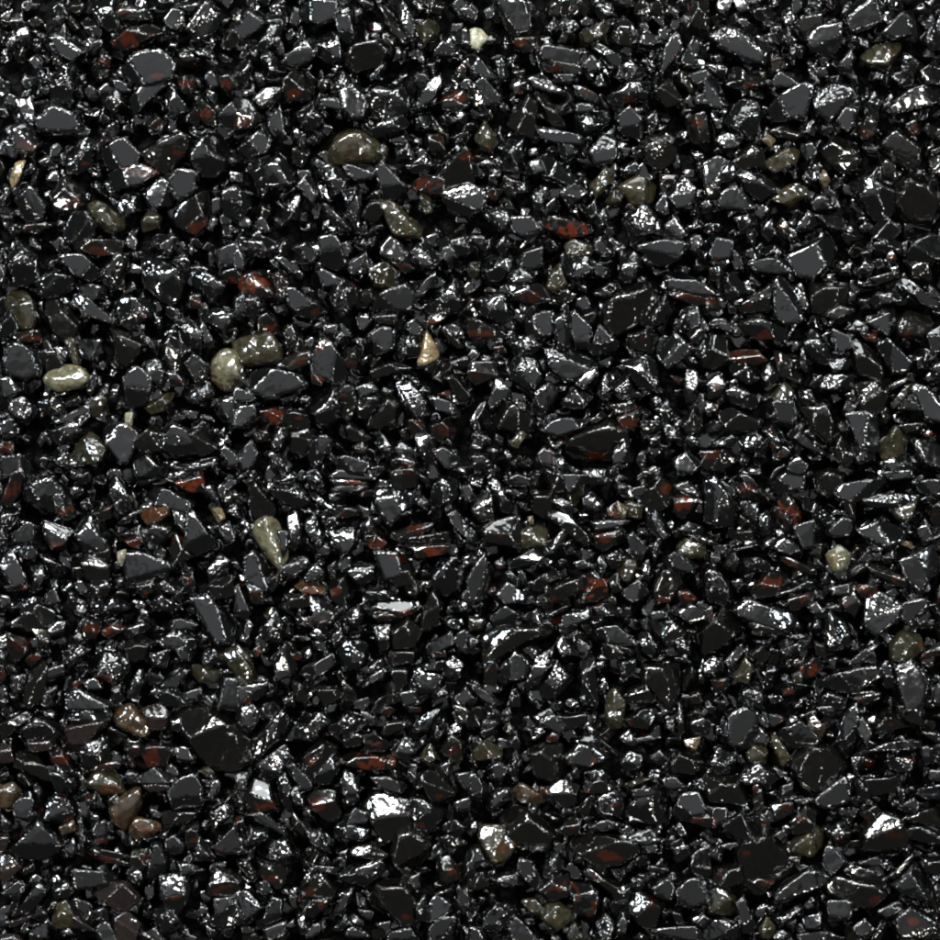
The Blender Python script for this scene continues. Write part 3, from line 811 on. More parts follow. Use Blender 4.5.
D 640,250 720,220 790,215 770,250 670,285 r 720,240,35
D 690,260 840,250 850,290 700,300
R 695,300 840,295 845,330 740,350 r 780,330,45
G 560,335 640,330 690,370 690,410 600,430 580,390 r 650,355,25
D 600,410 700,400 720,450 650,460
S 445,400 500,370 550,380 550,430 500,460 h 490,415
B 780,430 830,360 910,400 915,450 840,500 790,470 h 880,440
S 840,370 890,330 890,360 860,380
G 40,360 80,330 130,400 140,470 100,470 45,440
D 40,450 110,480 110,530 70,530 r 80,500,30
G 0,480 20,470 60,560 50,600 0,570
G 280,430 310,380 350,400 350,440 290,450 h 300,410
O 240,465 280,440 350,470 350,500 270,495 r 310,475,35
D 200,500 280,500 300,540 220,550
S 370,390 410,360 400,440 370,440
D 380,460 440,430 450,490 420,540 390,510 r 405,490,28
G 300,500 370,530 405,570 380,610 330,620 310,570 h 375,560
D 325,600 370,600 350,630 330,625 r 340,608,15
S 520,490 560,470 640,490 600,520 530,515
D 545,570 580,530 700,530 720,570 600,600 r 670,565,30
D 550,580 640,560 640,590 580,605 r 600,580,25
S 550,630 620,620 620,710 580,730 h 590,680
D 630,640 690,600 740,650 710,700 640,710
D 620,730 720,720 700,770 630,780
D 755,560 790,495 825,540 810,610 750,640
S 870,540 930,490 940,570 880,560
G 890,520 940,470 960,550 900,530
S 830,590 890,590 900,640 850,640
S 450,580 480,550 510,580 500,620 460,610
B 390,660 420,620 440,680 400,710 h 415,650
S 410,720 450,680 520,700 525,780 460,800 420,770
G 260,800 380,740 390,780 340,820 270,820
D 260,815 340,820 300,840
G 160,760 200,700 230,730 240,790 165,840
G 160,800 240,790 240,810 165,850
O 0,710 50,740 80,820 60,860 0,850 h 35,790
G 0,870 60,860 120,850 110,900 30,940 0,930 h 90,880
S 100,640 160,570 190,620 180,690 130,680
S 240,590 310,590 320,640 260,620
D 220,740 280,720 260,760 230,760 r 245,745,20
B 300,660 330,630 370,670 340,680
G 740,750 770,700 860,650 870,710 760,760
D 780,740 840,710 840,750 790,750 r 820,735,22
G 750,780 840,760 820,800 760,800
X 830,790 870,750 915,780 890,840 840,830 h 870,795
B 700,860 730,790 780,800 830,830 820,870 770,895 710,880 h 775,865
G 870,680 920,640 960,680 940,730 900,720
S 780,900 850,860 850,900 800,920
G 500,850 600,790 600,820 520,870
D 620,800 690,800 680,860 650,890
G 660,890 720,880 750,930 680,950
S 420,830 500,900 440,890
B 190,910 230,900 240,940 200,940 h 220,920
G 870,920 920,870 960,920 930,960
D 310,870 400,870 420,900 360,940
D 230,850 270,860 290,930 240,920
D 200,360 190,440 130,500 110,480
G 50,590 70,620 50,690 35,660
R 70,720 100,700 110,740 80,750 r 90,725,20
S 20,260 60,210 60,230 30,290
#22
G 140,40 190,15 235,30 235,60 170,60
S 130,70 230,70 220,110 150,100
B 80,60 100,35 170,130 160,170 115,160 h 130,110
D 10,150 50,90 90,110 95,190 40,200
G 0,230 30,260 20,290 0,290
S 310,0 380,0 415,40 420,90 330,85
G 360,20 460,20 460,50 390,90
S 455,0 550,0 540,60 460,50
D 250,90 330,90 330,140 310,190 255,160
S 455,110 490,90 530,130 520,170 460,160
S 330,130 360,110 410,140 410,190 390,170 h 340,155
D 320,190 350,170 410,190 480,280 440,290 380,240
T 590,130 625,150 620,190 590,190
O 625,130 690,140 680,190 630,185
O 550,150 590,130 595,190 550,180 r 570,165,20
G 490,200 640,200 600,225 510,240
D 495,260 590,230 620,280 540,320 510,300 r 550,270,40
G 625,80 700,60 700,100 640,110
D 690,90 760,30 810,80 800,140 720,170 680,130 r 765,70,35
G 820,60 880,50 920,100 900,110 830,80
R 820,110 870,90 915,110 890,150 850,190 820,160 r 860,130,50
S 705,170 760,175 800,250 770,280 720,250
G 630,270 660,255 710,310 680,355 640,330
S 835,230 880,210 940,230 930,260 860,260
R 870,250 980,270 980,300 900,290
O 835,310 870,280 940,300 930,345 860,350
G 780,360 830,325 900,380 890,410 800,395
D 50,230 80,215 190,190 210,260 180,300 70,290 r 110,255,22
T 230,190 250,185 255,215 240,215
O 215,240 270,225 305,240 300,310 230,310 205,290 h 265,285
G 300,310 370,240 385,260 350,320 310,335
G 170,360 250,320 290,345 270,370 180,390
S 230,450 330,400 350,430 300,460 250,475
G 420,370 460,360 500,380 490,395 430,390
S 500,380 530,330 550,380 530,420
S 545,340 600,315 640,340 570,400
O 590,390 660,340 670,390 640,450 600,430 r 620,400,15
G 30,370 60,340 80,420 70,500 0,520 -10,440 h 30,460
G 110,500 150,455 210,490 215,530 140,540
S 140,410 170,410 210,450 190,470
D 320,510 340,460 440,430 440,480 380,520 330,530 r 335,515,15
R 445,430 500,410 545,440 545,490 500,520 450,510 r 490,460,50
S 555,440 590,410 610,480 570,490
G 610,490 670,440 710,490 650,530
D 735,480 770,400 830,400 840,460 800,520 740,510 r 780,525,30
R 835,490 870,480 910,520 880,540 840,520 r 870,510,35
G 830,570 880,540 940,560 930,600 880,610
S 690,370 720,360 720,450 695,430
G 80,590 140,540 210,580 190,620 100,620
D 60,670 120,630 180,640 290,625 300,660 230,700 100,755 75,730
S 210,590 270,560 300,640 250,620
G 370,630 380,580 470,560 480,590 420,620
S 470,550 560,530 600,580 540,590 480,600
G 500,640 590,625 660,680 660,710 560,690
S 530,690 640,710 600,750 550,750
D 735,610 780,570 860,640 850,690 780,700 740,640 h 740,610
G 730,570 780,560 790,590 730,600
G 120,800 180,730 230,770 220,820 160,840
D 50,740 110,770 100,860 60,840 r 90,800,10
S 220,860 270,750 330,710 350,740 290,830 240,890 h 250,830
S 290,860 350,770 400,850 340,910 300,900
S 340,680 380,670 440,740 370,750
B 440,780 470,740 500,760 470,830 510,940 450,940 h 460,790
G 0,850 60,880 130,930 80,940 10,880
S 590,770 660,750 660,800 610,830
D 700,790 830,790 830,870 800,950 700,850
S 680,670 710,650 770,720 740,750 690,720
O 545,910 580,880 620,930 610,980 560,980
S 820,690 880,680 880,740 830,720
D 300,580 420,530 400,550 320,590
G 0,670 40,680 0,720
O 0,590 60,600 40,640 0,640
D 640,880 700,860 730,920 640,930
S 100,370 130,350 140,390 115,400
S 750,270 770,270 740,370 730,320
D 580,700 660,720 640,740
#32
B 0,60 30,30 60,40 80,90 120,130 110,210 40,220 0,190 h 65,180
G 50,40 120,60 120,110 70,80
D 120,60 170,50 220,90 150,110 r 165,75,25
S 130,20 180,20 220,80 190,70
G 140,130 170,125 210,180 200,215 150,160
S 215,190 250,170 275,230 250,270 220,240
G 275,60 330,10 400,10 400,80 300,95
D 450,20 500,0 560,20 550,80 500,105 455,80
R 300,120 340,110 380,160 380,200 330,250 305,190 r 340,170,60
S 395,110 460,130 530,200 500,230 400,160
G 360,230 450,200 480,230 460,290 400,310
G 500,240 550,195 600,210 600,260 520,265
G 525,90 550,60 680,30 720,50 680,90 620,110 590,130 540,110
D 540,110 600,130 600,200 570,170 r 575,130,20
G 700,10 830,0 820,30 750,40
G 840,60 880,40 940,40 940,100 860,90
S 630,130 700,100 850,100 840,140 680,150 h 710,135
O 750,120 840,120 830,180 790,200 760,180
G 620,240 700,210 800,240 770,290 720,310 650,270
S 640,270 740,310 680,330
T 785,285 830,290 830,315 790,300
G 280,300 320,270 380,310 380,350 300,330 h 325,330
D 280,340 340,350 430,390 430,420 350,390 r 350,370,40
S 145,360 220,350 280,400 240,410 170,400
P 490,340 540,305 585,340 570,390 520,400
S 560,410 640,360 660,390 580,430
D 650,370 740,400 810,440 770,460 680,420 r 760,435,20
G 780,360 900,310 930,380 860,490 820,450
S 0,410 40,400 100,480 90,540 40,540 0,500 h 30,460
D 190,470 270,410 320,430 280,500 200,510 r 270,450,40
S 290,490 460,430 465,450 300,510
D 330,520 430,490 430,530 360,560 r 380,520,30
D 500,470 600,455 600,510 520,500
R 600,460 690,460 670,500 630,510 r 640,480,40
D 540,520 600,490 630,530 600,580 560,560 r 565,530,30
G 130,560 180,520 330,570 350,600 320,640 220,620 150,590 h 160,560
D 170,600 320,640 300,660 200,640 r 190,600,30
D 0,640 70,565 140,590 140,640 20,730 0,720
G 640,590 650,520 700,500 780,540 760,610 690,670 650,640 h 645,600
G 790,540 880,515 890,540 860,620 830,630 790,590
S 800,510 830,490 880,510 810,525
D 930,480 970,490 970,540 930,540 r 940,520,20
S 480,600 520,570 580,640 580,700 520,730 480,690
O 750,690 790,650 860,670 870,720 800,760 750,750 r 855,700,10
S 330,660 410,655 405,680 340,675
S 300,720 390,680 410,710 330,750
R 380,790 430,750 470,790 440,820 400,830 r 420,795,35
S 350,760 400,750 390,780 350,790
D 440,690 480,700 490,760 450,740
G 575,770 690,680 690,710 620,780
D 860,760 900,710 950,690 950,740 r 900,750,35
G 480,845 560,800 690,790 700,830 580,890 500,870
G 705,780 740,770 760,870 720,870
G 760,780 820,760 900,840 870,940 790,980 765,870
S 0,770 40,750 80,800 60,830 0,820 h 40,790
D 30,840 90,830 90,870 40,890 r 70,850,25
G 80,760 150,690 160,730 110,800
D 180,740 220,700 260,740 230,770
B 240,800 270,780 295,800 250,830
O 120,830 160,760 190,790 170,850
S 300,820 320,810 360,860 330,870
R 310,880 350,865 355,895 320,905 r 335,885,22
S 150,880 200,850 240,900 230,960 150,950
O 350,820 390,800 390,850 360,850
S 460,920 500,890 570,920 530,960 470,960
D 600,910 690,885 700,910 640,940 r 620,915,15
G 0,560 30,540 30,600 0,600 r 10,580,20
G 410,550 450,530 490,590 450,590
S 480,530 540,540 550,570 490,560
D 900,140 940,120 960,200 910,220 r 915,180,15
G 850,250 880,190 910,260 880,300
S 90,320 210,290 230,300 120,330
D 130,250 190,240 190,280 140,280
G 850,620 860,540 900,580 880,630
D 570,890 690,880 660,940
G 900,880 940,850 960,930 920,940
D 650,60 650,60 650,60
G 610,370 640,330 680,350 640,370
#03
B 265,60 280,0 330,-20 430,20 430,70 340,80 h 365,15
M 270,90 420,60 400,90 340,150 280,150
S 75,100 140,50 200,60 230,120 200,160 110,150 h 160,100
M 100,150 200,145 190,180 130,185
D 0,80 100,30 120,50 10,140
R 200,190 220,165 260,200 290,265 270,275 205,225 r 240,220,40
S 320,180 400,130 440,180 430,220 340,250 h 420,205
M 330,250 460,225 480,245 370,270 r 410,245,20
Y 455,55 480,15 520,5 590,80 585,110 550,125 475,90
M 570,20 640,0 670,40 660,90 600,90
D 725,60 750,30 830,25 960,100 960,240 870,250 780,180 740,120 h 740,65
D 680,60 720,50 725,110 690,95
R 565,180 600,160 690,165 685,200 640,250 600,250 r 620,205,50
D 490,150 560,160 560,200 520,210 r 535,175,22
G 555,290 620,255 700,290 670,315 560,310
M 560,310 665,320 670,340 600,345
G 690,170 750,170 780,230 720,220
G 670,350 720,285 770,270 815,345 800,400 700,410
O 345,310 390,265 450,265 490,350 410,360 350,330 r 440,345,25
Y 440,420 480,370 550,340 560,400 500,490 450,460
Y 515,510 545,455 640,480 630,505 530,545 r 590,495,35
O 430,380 460,360 480,380 440,420
Y 0,330 50,320 75,350 40,405 0,405
G 50,400 110,350 130,390 110,450 60,445
D 0,440 40,470 30,510 0,510
M 0,530 40,530 20,580 0,580
S 155,430 210,370 280,390 300,450 240,480 180,470
G 50,580 150,475 200,510 240,560 190,605 120,610 h 190,560
Y 240,490 290,465 305,500 250,520
B 260,570 290,530 310,580 280,610 h 275,580
S 310,460 330,450 345,600 320,600
D 80,190 130,200 220,300 180,300 60,250
M 0,170 40,160 50,220 0,230 r 10,180,15
S 190,250 230,250 300,310 280,350 230,350
G 240,370 200,360 290,400 290,420
D 340,360 380,360 380,410 345,405 r 355,375,18
G 370,480 420,460 430,520 380,530
S 350,530 400,510 430,550 380,580 r 410,545,20 h 375,525
R 350,600 380,585 510,630 500,645 380,620 r 420,610,50
D 350,560 520,600 520,620 370,590
D 530,590 590,580 590,640 560,665 525,640 r 570,610,35
G 590,640 610,560 640,560 665,620 640,690 600,690
G 300,660 330,690 470,675 470,710 310,740
S 510,690 550,650 580,690 540,725 h 540,690
M 370,755 420,720 500,715 545,770 510,820 460,810 420,770
S 645,690 740,690 755,750 700,830 640,770 r 705,765,20
D 650,430 730,430 790,430 740,480 660,480
D 740,500 790,470 800,560 750,570 r 765,545,20
G 660,540 700,520 735,560 720,590 670,600
G 730,620 760,600 780,620 760,640
S 780,620 800,530 860,600 850,625
S 840,430 900,400 930,430 850,510
G 850,560 940,480 980,590 900,600 r 880,570,20
D 830,740 870,660 920,670 960,700 940,760 850,760 r 895,725,40 h 880,690
B 840,870 960,780 1050,850 940,890 860,890
M 0,610 50,610 80,650 20,705 0,690
G 5,750 70,705 110,730 90,750 20,770
B 60,840 130,740 180,680 190,740 120,830 h 110,795
M 25,870 120,840 130,850 50,890
S 210,720 260,705 295,740 270,770 215,770
O 205,880 230,810 260,785 300,830 310,890 230,895
G 275,800 310,775 360,800 365,840 330,870
M 280,840 330,870 380,900 360,905 310,880
S 375,830 400,810 430,830 420,870 380,860
G 385,890 430,870 470,960 400,960
M 455,860 510,840 550,880 530,950 470,960
M 0,920 60,920 90,950 0,960
G 120,910 190,860 190,930 130,950
S 240,910 270,895 300,920 250,930
S 610,830 680,800 730,900 650,910
S 700,620 800,650 820,660 720,690
S 820,880 870,910 840,940
G 560,920 620,890 660,940 580,960
G 860,780 950,770 950,800 870,850
S 830,360 860,280 880,320 860,380
O 800,265 830,250 855,275 820,290
S 520,820 545,800 550,820
#13
S 5,20 60,0 110,40 50,110 10,70
S 55,150 110,100 180,30 220,100 110,215 60,210 h 150,130
S 250,90 280,40 350,35 370,75 310,140 250,130 
S 80,240 190,170 220,220 150,300 110,280
S 380,90 450,30 540,70 480,110 390,110
D -60,100 0,100 45,130 45,220 0,260 -60,250
D 275,210 340,150 400,180 380,240 320,290 275,260 r 305,220,35
B 310,290 400,190 430,220 380,310 320,310 h 355,290
G 210,260 240,235 300,295 300,330 260,335
S 170,300 200,275 230,350 220,430 180,380 h 200,340
S 220,340 250,330 280,410 240,410
D 40,370 80,305 130,320 160,410 60,430 r 110,405,45
G 60,445 120,435 200,510 190,520 80,470
S 30,540 60,490 120,510 110,550 50,570
S 80,590 130,550 200,545 265,640 240,660 170,640 h 240,630
D 95,620 190,650 195,700 170,730 110,690 r 160,690,35
S 0,620 50,620 100,690 60,700
G 80,720 130,700 150,750 120,755
G 0,760 50,750 120,810 60,860 0,885 h 20,800
S 510,130 560,110 620,160 590,180 530,180 r 570,155,20
R 430,220 480,195 630,200 630,260 560,270 460,250 r 555,230,60
S 640,200 680,130 740,160 690,230
O 740,200 780,160 810,210 770,240
S 700,110 740,50 820,10 770,100
D 600,70 700,60 690,90 600,130
D 565,20 600,0 640,20 610,45 r 605,25,22
D 690,10 740,10 740,30 700,30 r 725,20,15
D 825,190 860,130 910,150 905,220 880,235 835,200 r 875,190,35 h 870,150
S 800,250 860,220 870,270 830,300 h 830,270
B 420,310 450,255 500,310 490,380 450,400 h 470,350
D 300,370 330,350 400,350 415,450 370,460 310,410 r 340,400,50
G 430,450 470,410 520,430 520,475 450,480
S 400,500 430,470 530,500 510,540 430,530
G 550,290 620,290 700,330 650,350 580,330
D 520,410 580,360 690,390 690,490 600,540 570,500 530,450 r 545,455,15
D 740,290 790,270 870,340 860,390 790,380 r 825,365,18
S 700,430 710,375 760,380 830,430 780,500 720,490 r 740,485,20 h 745,405
G 830,480 880,460 930,490 850,510
S 800,540 850,520 930,550 870,575
D 630,600 650,520 720,505 770,540 750,620 670,670 650,640 h 720,600
D 820,690 820,620 860,610 900,690 840,710 r 870,665,25
G 690,690 740,670 740,730 700,740
S 420,680 480,640 580,620 595,660 530,720 430,700 h 535,675
D 270,720 340,670 400,740 390,770 270,770 h 350,700 r 305,745,25
S 250,740 300,650 330,660 280,720
S 260,780 350,790 400,770 310,850 270,830
S 250,850 280,830 280,920 260,910
G 300,640 400,650 400,680 330,660
G 390,840 430,760 480,720 440,820
G 490,820 550,830 540,870
D 550,780 580,720 680,710 720,790 720,860 660,870 600,820 r 680,845,20
B 720,800 760,760 740,850 770,860 730,860
G 745,850 800,770 860,800 860,830 790,870
G 770,900 820,850 880,850 880,960 780,960
S 390,900 440,840 470,870 420,900
G 440,900 490,880 540,930 450,930
G 610,910 700,890 740,950 620,950
D 480,570 540,560 600,600 580,620 470,610
S 280,500 340,500 380,590 300,560
D 230,430 280,480 270,530 230,470
G 560,880 620,870 620,920
G 890,720 940,770 930,850 890,800
S 920,600 960,560 960,700 930,680
G 880,280 960,270 960,330 920,340
G 870,0 940,20 960,100 900,60
G 880,390 940,370 940,430 890,430
G 110,860 140,770 190,780 180,850 130,870
G 120,890 200,870 200,950 130,950
G 0,280 50,270 40,340 10,340
D 0,450 30,450 40,490 0,490 r 15,460,20
S 690,270 720,250 730,320 700,310
D 430,110 510,120 500,160 440,170
#23
G 260,50 320,20 370,90 350,110 290,80
D 310,130 330,110 360,120 350,145 310,145 r 330,130,28
D 340,50 460,30 460,75 390,100
O 550,0 620,0 610,80 570,95 550,60 h 580,20
D 625,60 680,20 740,20 720,90 660,90 r 645,75,22
D 830,0 850,0 860,170 840,160
B 880,70 920,50 960,70 950,120 900,120 h 935,70
T 860,140 920,130 900,175 870,165
S 600,130 640,100 670,160 620,155
G 660,130 720,120 745,140 680,150
S 510,140 530,140 600,195 580,205
X 605,235 640,185 690,200 685,250 670,275 620,255 h 655,225
G 720,210 760,180 790,220 760,240
D 800,240 830,190 900,210 940,240 880,280 820,270
G 380,210 440,155 500,165 545,210 470,240 400,235 h 440,170
D 240,190 300,165 360,170 380,260 330,300 270,280
O 10,190 60,150 120,180 120,220 30,220 r 90,195,20
G 60,260 120,230 150,260 120,300 70,290
S 30,290 80,330 70,370 0,370
B 70,400 110,330 170,345 150,380 90,425 h 110,370
Y 175,350 210,320 300,370 290,395 210,390 h 200,360
D 280,330 320,330 320,370 290,370 r 300,345,25
D 320,340 370,305 430,330 420,390 380,405 330,370
S 390,280 430,250 440,290 400,300
D 460,310 520,290 580,330 550,350 470,350 r 465,345,18
S 500,380 560,340 610,370 600,440 510,440 r 575,400,25
G 470,490 540,460 610,480 600,500 490,500
S 470,270 520,250 560,290 500,300
D 130,460 160,420 240,430 330,510 310,560 190,550 140,500 h 140,470
D 350,510 400,450 440,460 430,510 380,515 r 410,490,15
D 415,560 440,520 640,540 660,590 600,630 520,640 430,590 r 560,605,40
D 500,600 620,590 630,610 510,620 r 520,605,25
S 600,660 680,600 690,610 640,670
G 640,520 720,500 760,540 700,560 640,545
G 680,565 740,560 750,590 690,590
O 40,540 60,495 130,490 180,540 150,610 100,630 60,590 r 150,565,20 h 80,520
S 0,580 40,570 95,650 60,665 0,660
S 230,570 300,560 320,590 250,590
D 0,680 60,670 75,720 30,740 0,730
S 90,690 190,660 210,720 100,730
G 200,620 250,630 280,700 260,730 190,670
S 290,640 350,590 370,640 340,700 300,690 h 345,660
D 270,740 320,690 390,690 390,760 320,780 r 350,735,28
G 340,550 380,560 370,590 340,590
G 400,720 480,730 515,770 490,840 430,830
D 460,680 490,660 630,740 600,770 540,740 r 510,685,20
S 560,740 640,720 630,770 580,780
D 640,800 660,750 770,800 740,880 690,880 650,840 r 685,790,45
G 720,720 760,680 820,720 800,780 740,760
G 715,640 790,650 790,665 730,670
G 830,740 870,700 960,700 960,780 880,810 840,780
G 900,590 960,570 960,680 910,680 880,650
S 800,560 850,540 880,600 830,630
S 640,700 690,690 700,740 650,740
O 210,790 260,780 300,820 290,850 230,820
O 300,820 350,790 400,830 390,870 350,900 290,860
S 40,860 110,790 170,800 180,850 110,905 50,890
G 130,910 190,850 260,930 240,960 140,960
G 0,890 60,900 60,960 0,960
S 510,930 510,860 540,840 580,880 570,960
S 585,910 600,810 630,870 620,910
O 390,930 420,880 450,930 430,960
B 620,450 640,400 700,350 780,340 790,460 720,480 650,470 h 725,400
G 650,340 730,330 740,360 660,370
G 820,430 850,360 910,350 940,410 930,440 830,450
D 850,450 950,430 1000,480 930,490 r 910,450,35
O 610,325 680,290 740,295 640,335
G 760,300 820,290 870,330 800,335
S 890,300 960,290 960,350 920,340
D 800,820 840,830 860,880 830,880
G 880,850 930,840 960,860 930,890
S 0,780 30,800 10,840
G 0,280 30,280 60,350 0,360
D 480,110 470,80 520,110 500,130
G 740,900 900,880 910,940 760,930
S 170,210 190,220 190,280 165,280
D 440,400 500,350 480,430 450,450
#33
G 95,40 150,15 215,40 205,150 130,170 90,120 
S 60,100 100,50 110,140 70,120
S 20,230 60,180 120,210 100,270 40,270
G 190,130 220,95 250,120 250,160 200,150
O 175,190 210,155 250,180 240,230 180,220
S 140,290 190,220 250,250 290,290 260,330 170,330 h 220,280
O 270,130 300,140 345,210 310,240 280,180
G 310,110 380,70 450,130 440,160 360,170 320,140
O 415,90 430,40 480,90 470,130 r 445,80,22
R 350,150 440,150 440,165 360,165
S 450,10 520,0 540,40 480,40
S 515,160 550,40 610,0 620,90 580,200 540,205 h 575,155
G 610,100 630,40 670,110 640,160
D 680,90 730,35 800,50 830,80 700,110 r 740,80,12
D 770,0 870,0 870,80 810,60
G 620,190 720,150 840,140 845,175 720,190 640,200
S 730,230 800,190 860,200 820,270 760,270 r 825,220,15
S 860,170 920,170 920,230 880,240
D 355,230 400,175 500,180 550,250 500,330 440,340 370,280
S 360,270 390,300 420,320 380,280
O 380,300 435,310 420,345 390,330
G 445,370 540,310 560,290 575,380 500,410 460,400
S 590,210 630,200 610,280 590,250
S 300,330 350,310 350,360 310,370
D 0,300 20,285 130,300 160,370 130,400 20,390
R 190,330 205,305 215,330 200,375 r 202,335,22
D 190,370 230,330 235,400 210,440
D 190,450 230,430 260,480 240,520 200,490 r 235,470,12
G 0,410 80,410 80,470 20,490 0,480 r 35,460,25
G 75,480 150,430 190,470 200,520 150,535 90,500
D 265,400 350,390 350,430 290,460 r 325,410,28
D 350,470 400,410 440,430 430,490 360,510 r 390,460,20
O 350,560 430,480 470,520 470,570 420,610 360,590
S 480,490 570,470 580,560 530,570 r 540,545,20
G 475,610 490,570 550,580 550,640 510,675 480,640 h 515,585
D 135,570 220,530 270,530 350,650 260,730 210,745 170,710 165,640 r 170,590,22
D 165,700 290,690 240,745 r 250,712,22
G 295,730 460,630 495,680 470,720 300,790
D 40,660 150,640 160,730 90,750 30,720 r 45,680,18
O 10,760 60,730 120,780 100,840 20,840 h 75,795
G 120,800 160,770 195,860 190,905 150,900
S 285,850 370,800 385,830 310,885
S 10,600 40,570 70,600 60,630
S 0,890 60,855 140,880 130,940 0,950
O 220,900 250,860 280,890 270,930 230,930
O 340,610 380,610 370,640 345,630
D 635,560 640,490 700,440 780,460 810,540 770,580 700,595 650,590 r 735,520,40 h 700,480
D 500,720 560,670 650,690 720,760 670,800 600,800 520,760 r 670,770,30
G 560,670 600,640 720,690 740,750 700,740
G 490,790 580,790 580,850 500,870
G 390,850 460,830 460,890 400,890
G 600,630 720,600 760,640 640,640
G 765,720 850,640 860,690 920,740 910,780 840,770 800,760
G 825,490 940,490 960,550 890,550 825,530
D 870,620 960,610 960,680 890,670
G 850,330 960,320 960,370 880,385 850,370
G 770,410 830,370 855,400 830,440
D 800,460 870,420 960,420 960,490 860,470
G 760,860 830,810 920,870 930,930 790,940 r 830,868,25
G 690,820 780,785 790,820 730,850
G 590,890 640,860 690,910 620,930
S 660,940 700,870 740,880 700,950
G 380,920 460,900 560,940 400,960
S 600,300 660,290 660,370 610,380
G 730,690 840,590 850,600 760,700
G 900,260 960,260 960,300 900,300
D 620,430 680,400 700,430 660,470 r 640,455,15
D 640,300 770,290 780,340 680,360
G 330,270 280,250 300,290
G 280,520 320,500 330,540 300,540
G 360,380 440,370 440,390 380,400
D 860,100 960,140 960,155 870,120
S 130,390 160,380 180,420 150,430
G 50,560 130,550 100,580
S 270,930 300,900 350,920 320,950
G 770,330 800,340 800,390 780,380
"""
stones = []; ox = oy = 0
for ln in DATA.splitlines():
    if ln[0] == '#': ox, oy = int(ln[1])*235, int(ln[2])*235; continue
    tk = ln.split(); typ = tk[0]; pts = []; hl = red = None; i = 1
    while i < len(tk):
        if tk[i] == 'h': a, b_ = tk[i+1].split(','); hl = (ox+float(a)/4, oy+float(b_)/4); i += 2
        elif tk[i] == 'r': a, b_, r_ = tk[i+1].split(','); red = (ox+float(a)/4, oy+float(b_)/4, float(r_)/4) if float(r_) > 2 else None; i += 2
        else: a, b_ = tk[i].split(','); pts.append((ox+float(a)/4, oy+float(b_)/4)); i += 1
    if len(set(pts)) < 3: continue
    h = hull(pts)
    if len(h) < 3: continue
    A, c = area_c(h)
    if A < 12: continue
    stones.append(dict(typ=typ, poly=c+(h-c)*1.0, hl=hl, red=red, A=A, c=c))
# small cut corners so outlines are not bare polygons
def chop(h):
    out = []
    for i in range(len(h)):
        p, q, r_ = h[i-1], h[i], h[(i+1) % len(h)]; k = rng.uniform(.03, .13)
        if rng.random() < .65: out += [q+(p-q)*k, q+(r_-q)*rng.uniform(.03, .13)]
        else: out.append(q)
    h = hull(out); c = area_c(h)[1]; return c+(h-c)*1.29

# height of each chip: neighbours that overlap in outline are stacked, smaller one on top
GR = 2; W0 = -260; NW = (940+520)//GR
mask = np.zeros((NW, NW), np.int16)                        # how many chips cover a cell
def cells(h):
    lo = np.floor((h.min(0)-W0)/GR).astype(int).clip(0, NW-1); hi = np.ceil((h.max(0)-W0)/GR).astype(int).clip(0, NW-1)
    if (hi <= lo).any(): return None
    X, Y = np.meshgrid(np.arange(lo[0], hi[0]+1), np.arange(lo[1], hi[1]+1))
    px, py = X*GR+W0, Y*GR+W0; ins = np.ones(X.shape, bool)
    for i in range(len(h)):
        p, q = h[i], h[(i+1) % len(h)]; ins &= ((q[0]-p[0])*(py-p[1])-(q[1]-p[1])*(px-p[0])) >= 0
    return Y[ins], X[ins]
HT = np.full((NW, NW), -30.)
order = sorted(range(len(stones)), key=lambda i: -stones[i]['A'])
for i in order:
    s = stones[i]; cc = cells(s['poly'])
    if cc is None or len(cc[0]) == 0: s['cover'] = 0; s['z'] = 0; continue
    s['cover'] = (mask[cc] > 0).mean(); g_ = cells(s['c']+(s['poly']-s['c'])*1.12); mask[g_] += 1
    s['z'] = rng.normal(-1, 1.8) + (0 if s['typ'] == 'S' else 1.0 if s['typ'] in 'GB' else 0) + (4.0*s['cover'] if s['typ'] not in 'DSG' else 2.0*s['cover']) - (1.5 if s['typ'] in 'OY' else 0)

# ------------------------------------------------------------------ which are things of their own
COL = 'OPTWY'
inframe = lambda s: 4 < s['c'][0] < 936 and 4 < s['c'][1] < 936
black = [s for s in stones if s['typ'] not in COL]; black.sort(key=lambda s: -s['A']*(1-.5*s['cover']))
hero_b = black[:300]; rest = black[300:]
hero_c = [s for s in stones if s['typ'] in COL]

